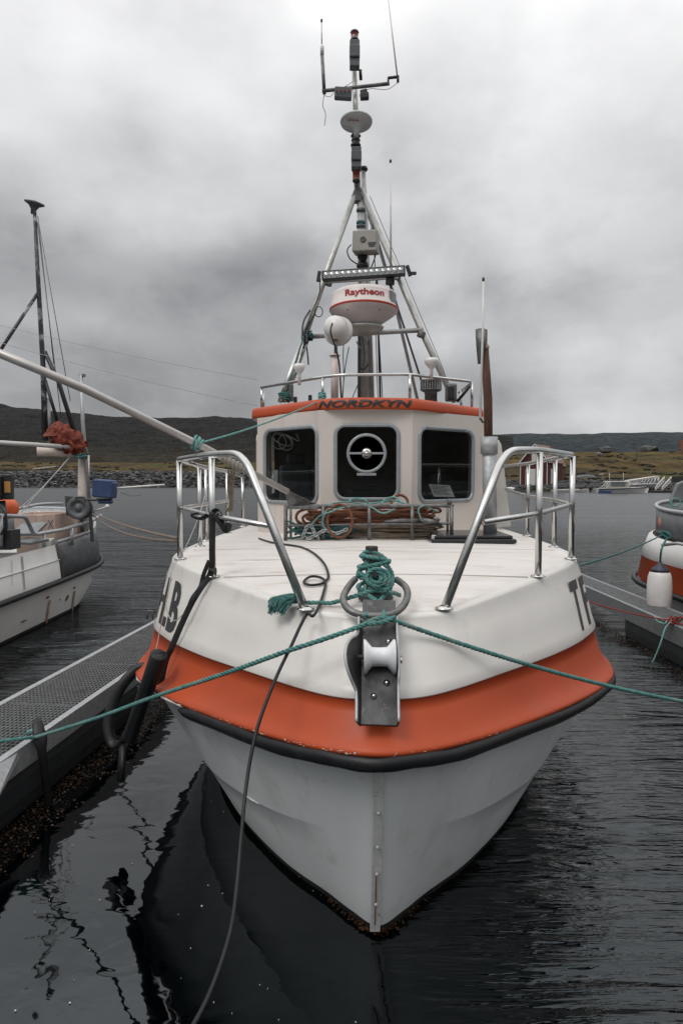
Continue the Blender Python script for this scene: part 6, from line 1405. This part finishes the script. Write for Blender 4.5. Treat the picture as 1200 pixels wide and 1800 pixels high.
# work boat
WB_Y = 108; wb = empty('work_boat', P(1105, 872, WB_Y), 'small white cabin boat with a blue stern band moored by the far gangway', 'motor boat')
def hull_small(px0, px1, zb, zt_, root, Y, w=2.2, bow=1, m=creamlt, stripe=None):
    x0, x1 = P(px0, 860, Y).x, P(px1, 860, Y).x; mb = MB(); rows = []
    for zf, ins in ((0, .3), (.5, .12), (1, 0)):
        row = []
        for i in range(13):
            f = i/12; wx = w/2*(1 - ins)*(1 - f**3.2); row.append(Vector((x0 + (x1-x0)*f*(1 - ins*.12), Y - wx, zb + (zt_-zb)*zf*(1 + .35*f*f))))
        for i in range(12, -1, -1):
            f = i/12; wx = w/2*(1 - ins)*(1 - f**3.2); row.append(Vector((x0 + (x1-x0)*f*(1 - ins*.12), Y + wx, zb + (zt_-zb)*zf*(1 + .35*f*f))))
        rows.append(row + [row[0]])
    mb.grid(rows); mb.add(rows[-1][:-1], [tuple(range(26))]); mb.build('hull', m, root)
    return x0, x1
x0, x1 = hull_small(1046, 1140, -.1, .75, wb, WB_Y, 2.6)
mb = MB(); mb.box((x0 + 1.0, WB_Y - 1.32, .17), (2.0, .06, .34)); mb.build('blue_band', bluep, wb)
mb = MB(); mb.tube([(x0, WB_Y-1.36, .62), (x0 + (x1-x0)*.7, WB_Y-1.2, .8), (x1, WB_Y, 1.0)], .07, 6); mb.build('gunwale', blackp, wb)
mb = MB(); mb.prism([(x0+1.9, WB_Y-.9, .75), (x0+5.2, WB_Y-.9, .85), (x0+4.6, WB_Y-.8, 1.75), (x0+2.0, WB_Y-.8, 1.75)], (0, 1.7, 0)); mb.build('cabin', greylt, wb); mb = MB(); mb.box((x0+3.2, WB_Y, 1.82), (3.3, 1.9, .12)); mb.build('cabin_roof', white, wb, bevel=.03)
mb = MB(); mb.box((x0+3.2, WB_Y-.93, 1.38), (2.2, .05, .5)); mb.build('cabin_window', mat('tinted_window', (.14, .15, .16), rough=.15), wb)
mb = MB()
for x in (x0+2.2, x0+4.4): mb.tube([(x, WB_Y, 1.9), (x-.1, WB_Y, 3.2)], .03, 5)
for k in range(3): mb.tube([(x0+.3+k*.5, WB_Y-1, .7), (x0+1.3+k*.3, WB_Y-1, 1.75)], .04, 5)
mb.tube([(x0+4.8, WB_Y-1, 1.6), (x1-.5, WB_Y-.2, 1.4)], .035, 5); mb.build('cabin_rail', white, wb)
# outboard skiffs
def outboard(root, x, Y):
    mb = MB(); mb.lathe([(.001, .95), (.20, .9), (.26, .7), (.24, .45), (.12, .3), (.09, -.1)], (x, Y, .12), n=10); mb.box((x + .28, Y, .5), (.3, .2, .2)); mb.build('outboard_motor', blackp, root)
for px0, px1, lab in ((985, 999, 'small white skiff with a black outboard, leftmost of the three moored skiffs'), (1001, 1017, 'small white skiff with a black outboard, middle of the three moored skiffs'), (1018, 1034, 'small white skiff with a black outboard, nearest the work boat')):
    Y = 113; sk = empty('skiff', P(px1, 866, Y), lab, 'skiff', 'skiffs moored off the far right shore'); hull_small(px0 - 16, px1, -.1, .42, sk, Y, 1.6, m=creamlt); outboard(sk, P(px1 + 2, 860, Y).x, Y - .2)
# gangway truss
gw = empty('gangway', P(1120, 856, 116), 'white steel truss gangway sloping up to the far jetty', 'gangway')
g0, g1 = P(1092, 853, 116), P(1156, 850, 120); t0_, t1_ = P(1104, 845, 116), P(1157, 837, 120)
for dy in (0, 1.2):
    mb = MB(); o_ = Vector((0, dy, 0)); mb.tube([g0+o_, g1+o_], .09, 6); mb.tube([t0_+o_, t1_+o_], .09, 6); mb.tube([g1+o_, t1_+o_], .09, 6); mb.tube([g0+o_, t0_+o_], .09, 6)
    for k in range(5):
        a_, b_ = g0.lerp(g1, (k+.2)/5), t0_.lerp(t1_, (k+.7)/5); mb.tube([a_+o_, b_+o_], .06, 5); mb.tube([b_+o_, g0.lerp(g1, min(1, (k+1.2)/5))+o_], .06, 5)
    mb.build('truss', white, gw)
mb = MB(); mb.beam(g0 + Vector((0, .6, 0)), g1 + Vector((0, .6, 0)), 1.1, .06); mb.build('walkway', galv, gw)
stt = empty('jetty_stairs', P(1160, 865, 112), 'white railed stairs leading down from the dark jetty', 'stairs')
for dx in (0, 12):
    mb = MB(); a_, b_ = P(1150 + dx, 862, 112), P(1166 + dx, 846, 114); a2, b2 = P(1152 + dx, 855, 112), P(1167 + dx, 838, 114); mb.tube([a_, b_], .08, 6); mb.tube([a2, b2], .08, 6)
    for k in range(6): mb.tube([a_.lerp(b_, k/5), a2.lerp(b2, k/5)], .06, 5)
    mb.build('stair_rail', white, stt)
for k in range(6):
    mb = MB(); a_ = P(1151, 862, 112.5).lerp(P(1166, 847, 114), k/5); mb.box(a_ + Vector((.6, .2, 0)), (1.2, .3, .08)); mb.build('tread', galv, stt)
jt = empty('jetty', P(1200, 866, 112), 'dark timber jetty at the far right edge of the shore', 'jetty')
mb = MB(); q = P(1205, 845, 113); mb.box((q.x + 1.5, 114, q.z + .2), (5.5, 4, 1.0)); mb.build('deck', darkwood, jt)
for k in range(4):
    mb = MB(); mb.box((q.x - .8 + k*1.4, 112.2, .4), (.25, .25, 2.6)); mb.build('pile', darkwood, jt)
fp = empty('floating_dock', P(1120, 869, 110.5), 'low dark floating dock beside the work boat', 'floating dock'); mb = MB(); a_, b_ = P(1096, 868, 110.5), P(1180, 868, 110.5); mb.box(((a_.x+b_.x)/2, 110.9, .12), (b_.x-a_.x, 1.4, .45)); mb.build('dock_deck', darkwood, fp)
# upturned dinghies on the shore
def dinghy(px, py, Y, L_, m, label):
    c = P(px, py, Y); mb = MB(); mb.grid([[c + Vector((math.cos(a)*L_*r1, math.sin(a)*.7*r1 , h_)) for a in [k*PI/8 for k in range(17)]] for r1, h_ in ((1, -.1), (.96, .15), (.75, .38), (.35, .48), (.02, .5))]); tag(mb.build('dinghy', m, loc=c), label, 'dinghy')
dinghy(1029, 839, 128, 2.0, greyp, 'grey upturned dinghy on the grass edge right of the boathouses')
dinghy(896, 861, 120, 1.3, creamlt, 'pale upturned dinghy on the stones left of the boathouse')
pl = P(1118, 812, 230); mb = MB(); mb.tube([pl + Vector((0, 0, -3)), pl + Vector((0, 0, 4.5))], .12, 6); tag(mb.build('utility_pole', darkwood, loc=pl + Vector((0, 0, -3))), 'lone dark utility pole standing on the far grassy slope', 'utility pole')
bd = P(90, 822, 215); mb = MB(); mb.beam(P(58, 824, 215), P(98, 820, 218), .5, .35); tag(mb.build('road_barrier', creamlt, loc=bd), 'long pale barrier lying on the grass above the rock armour', 'barrier')
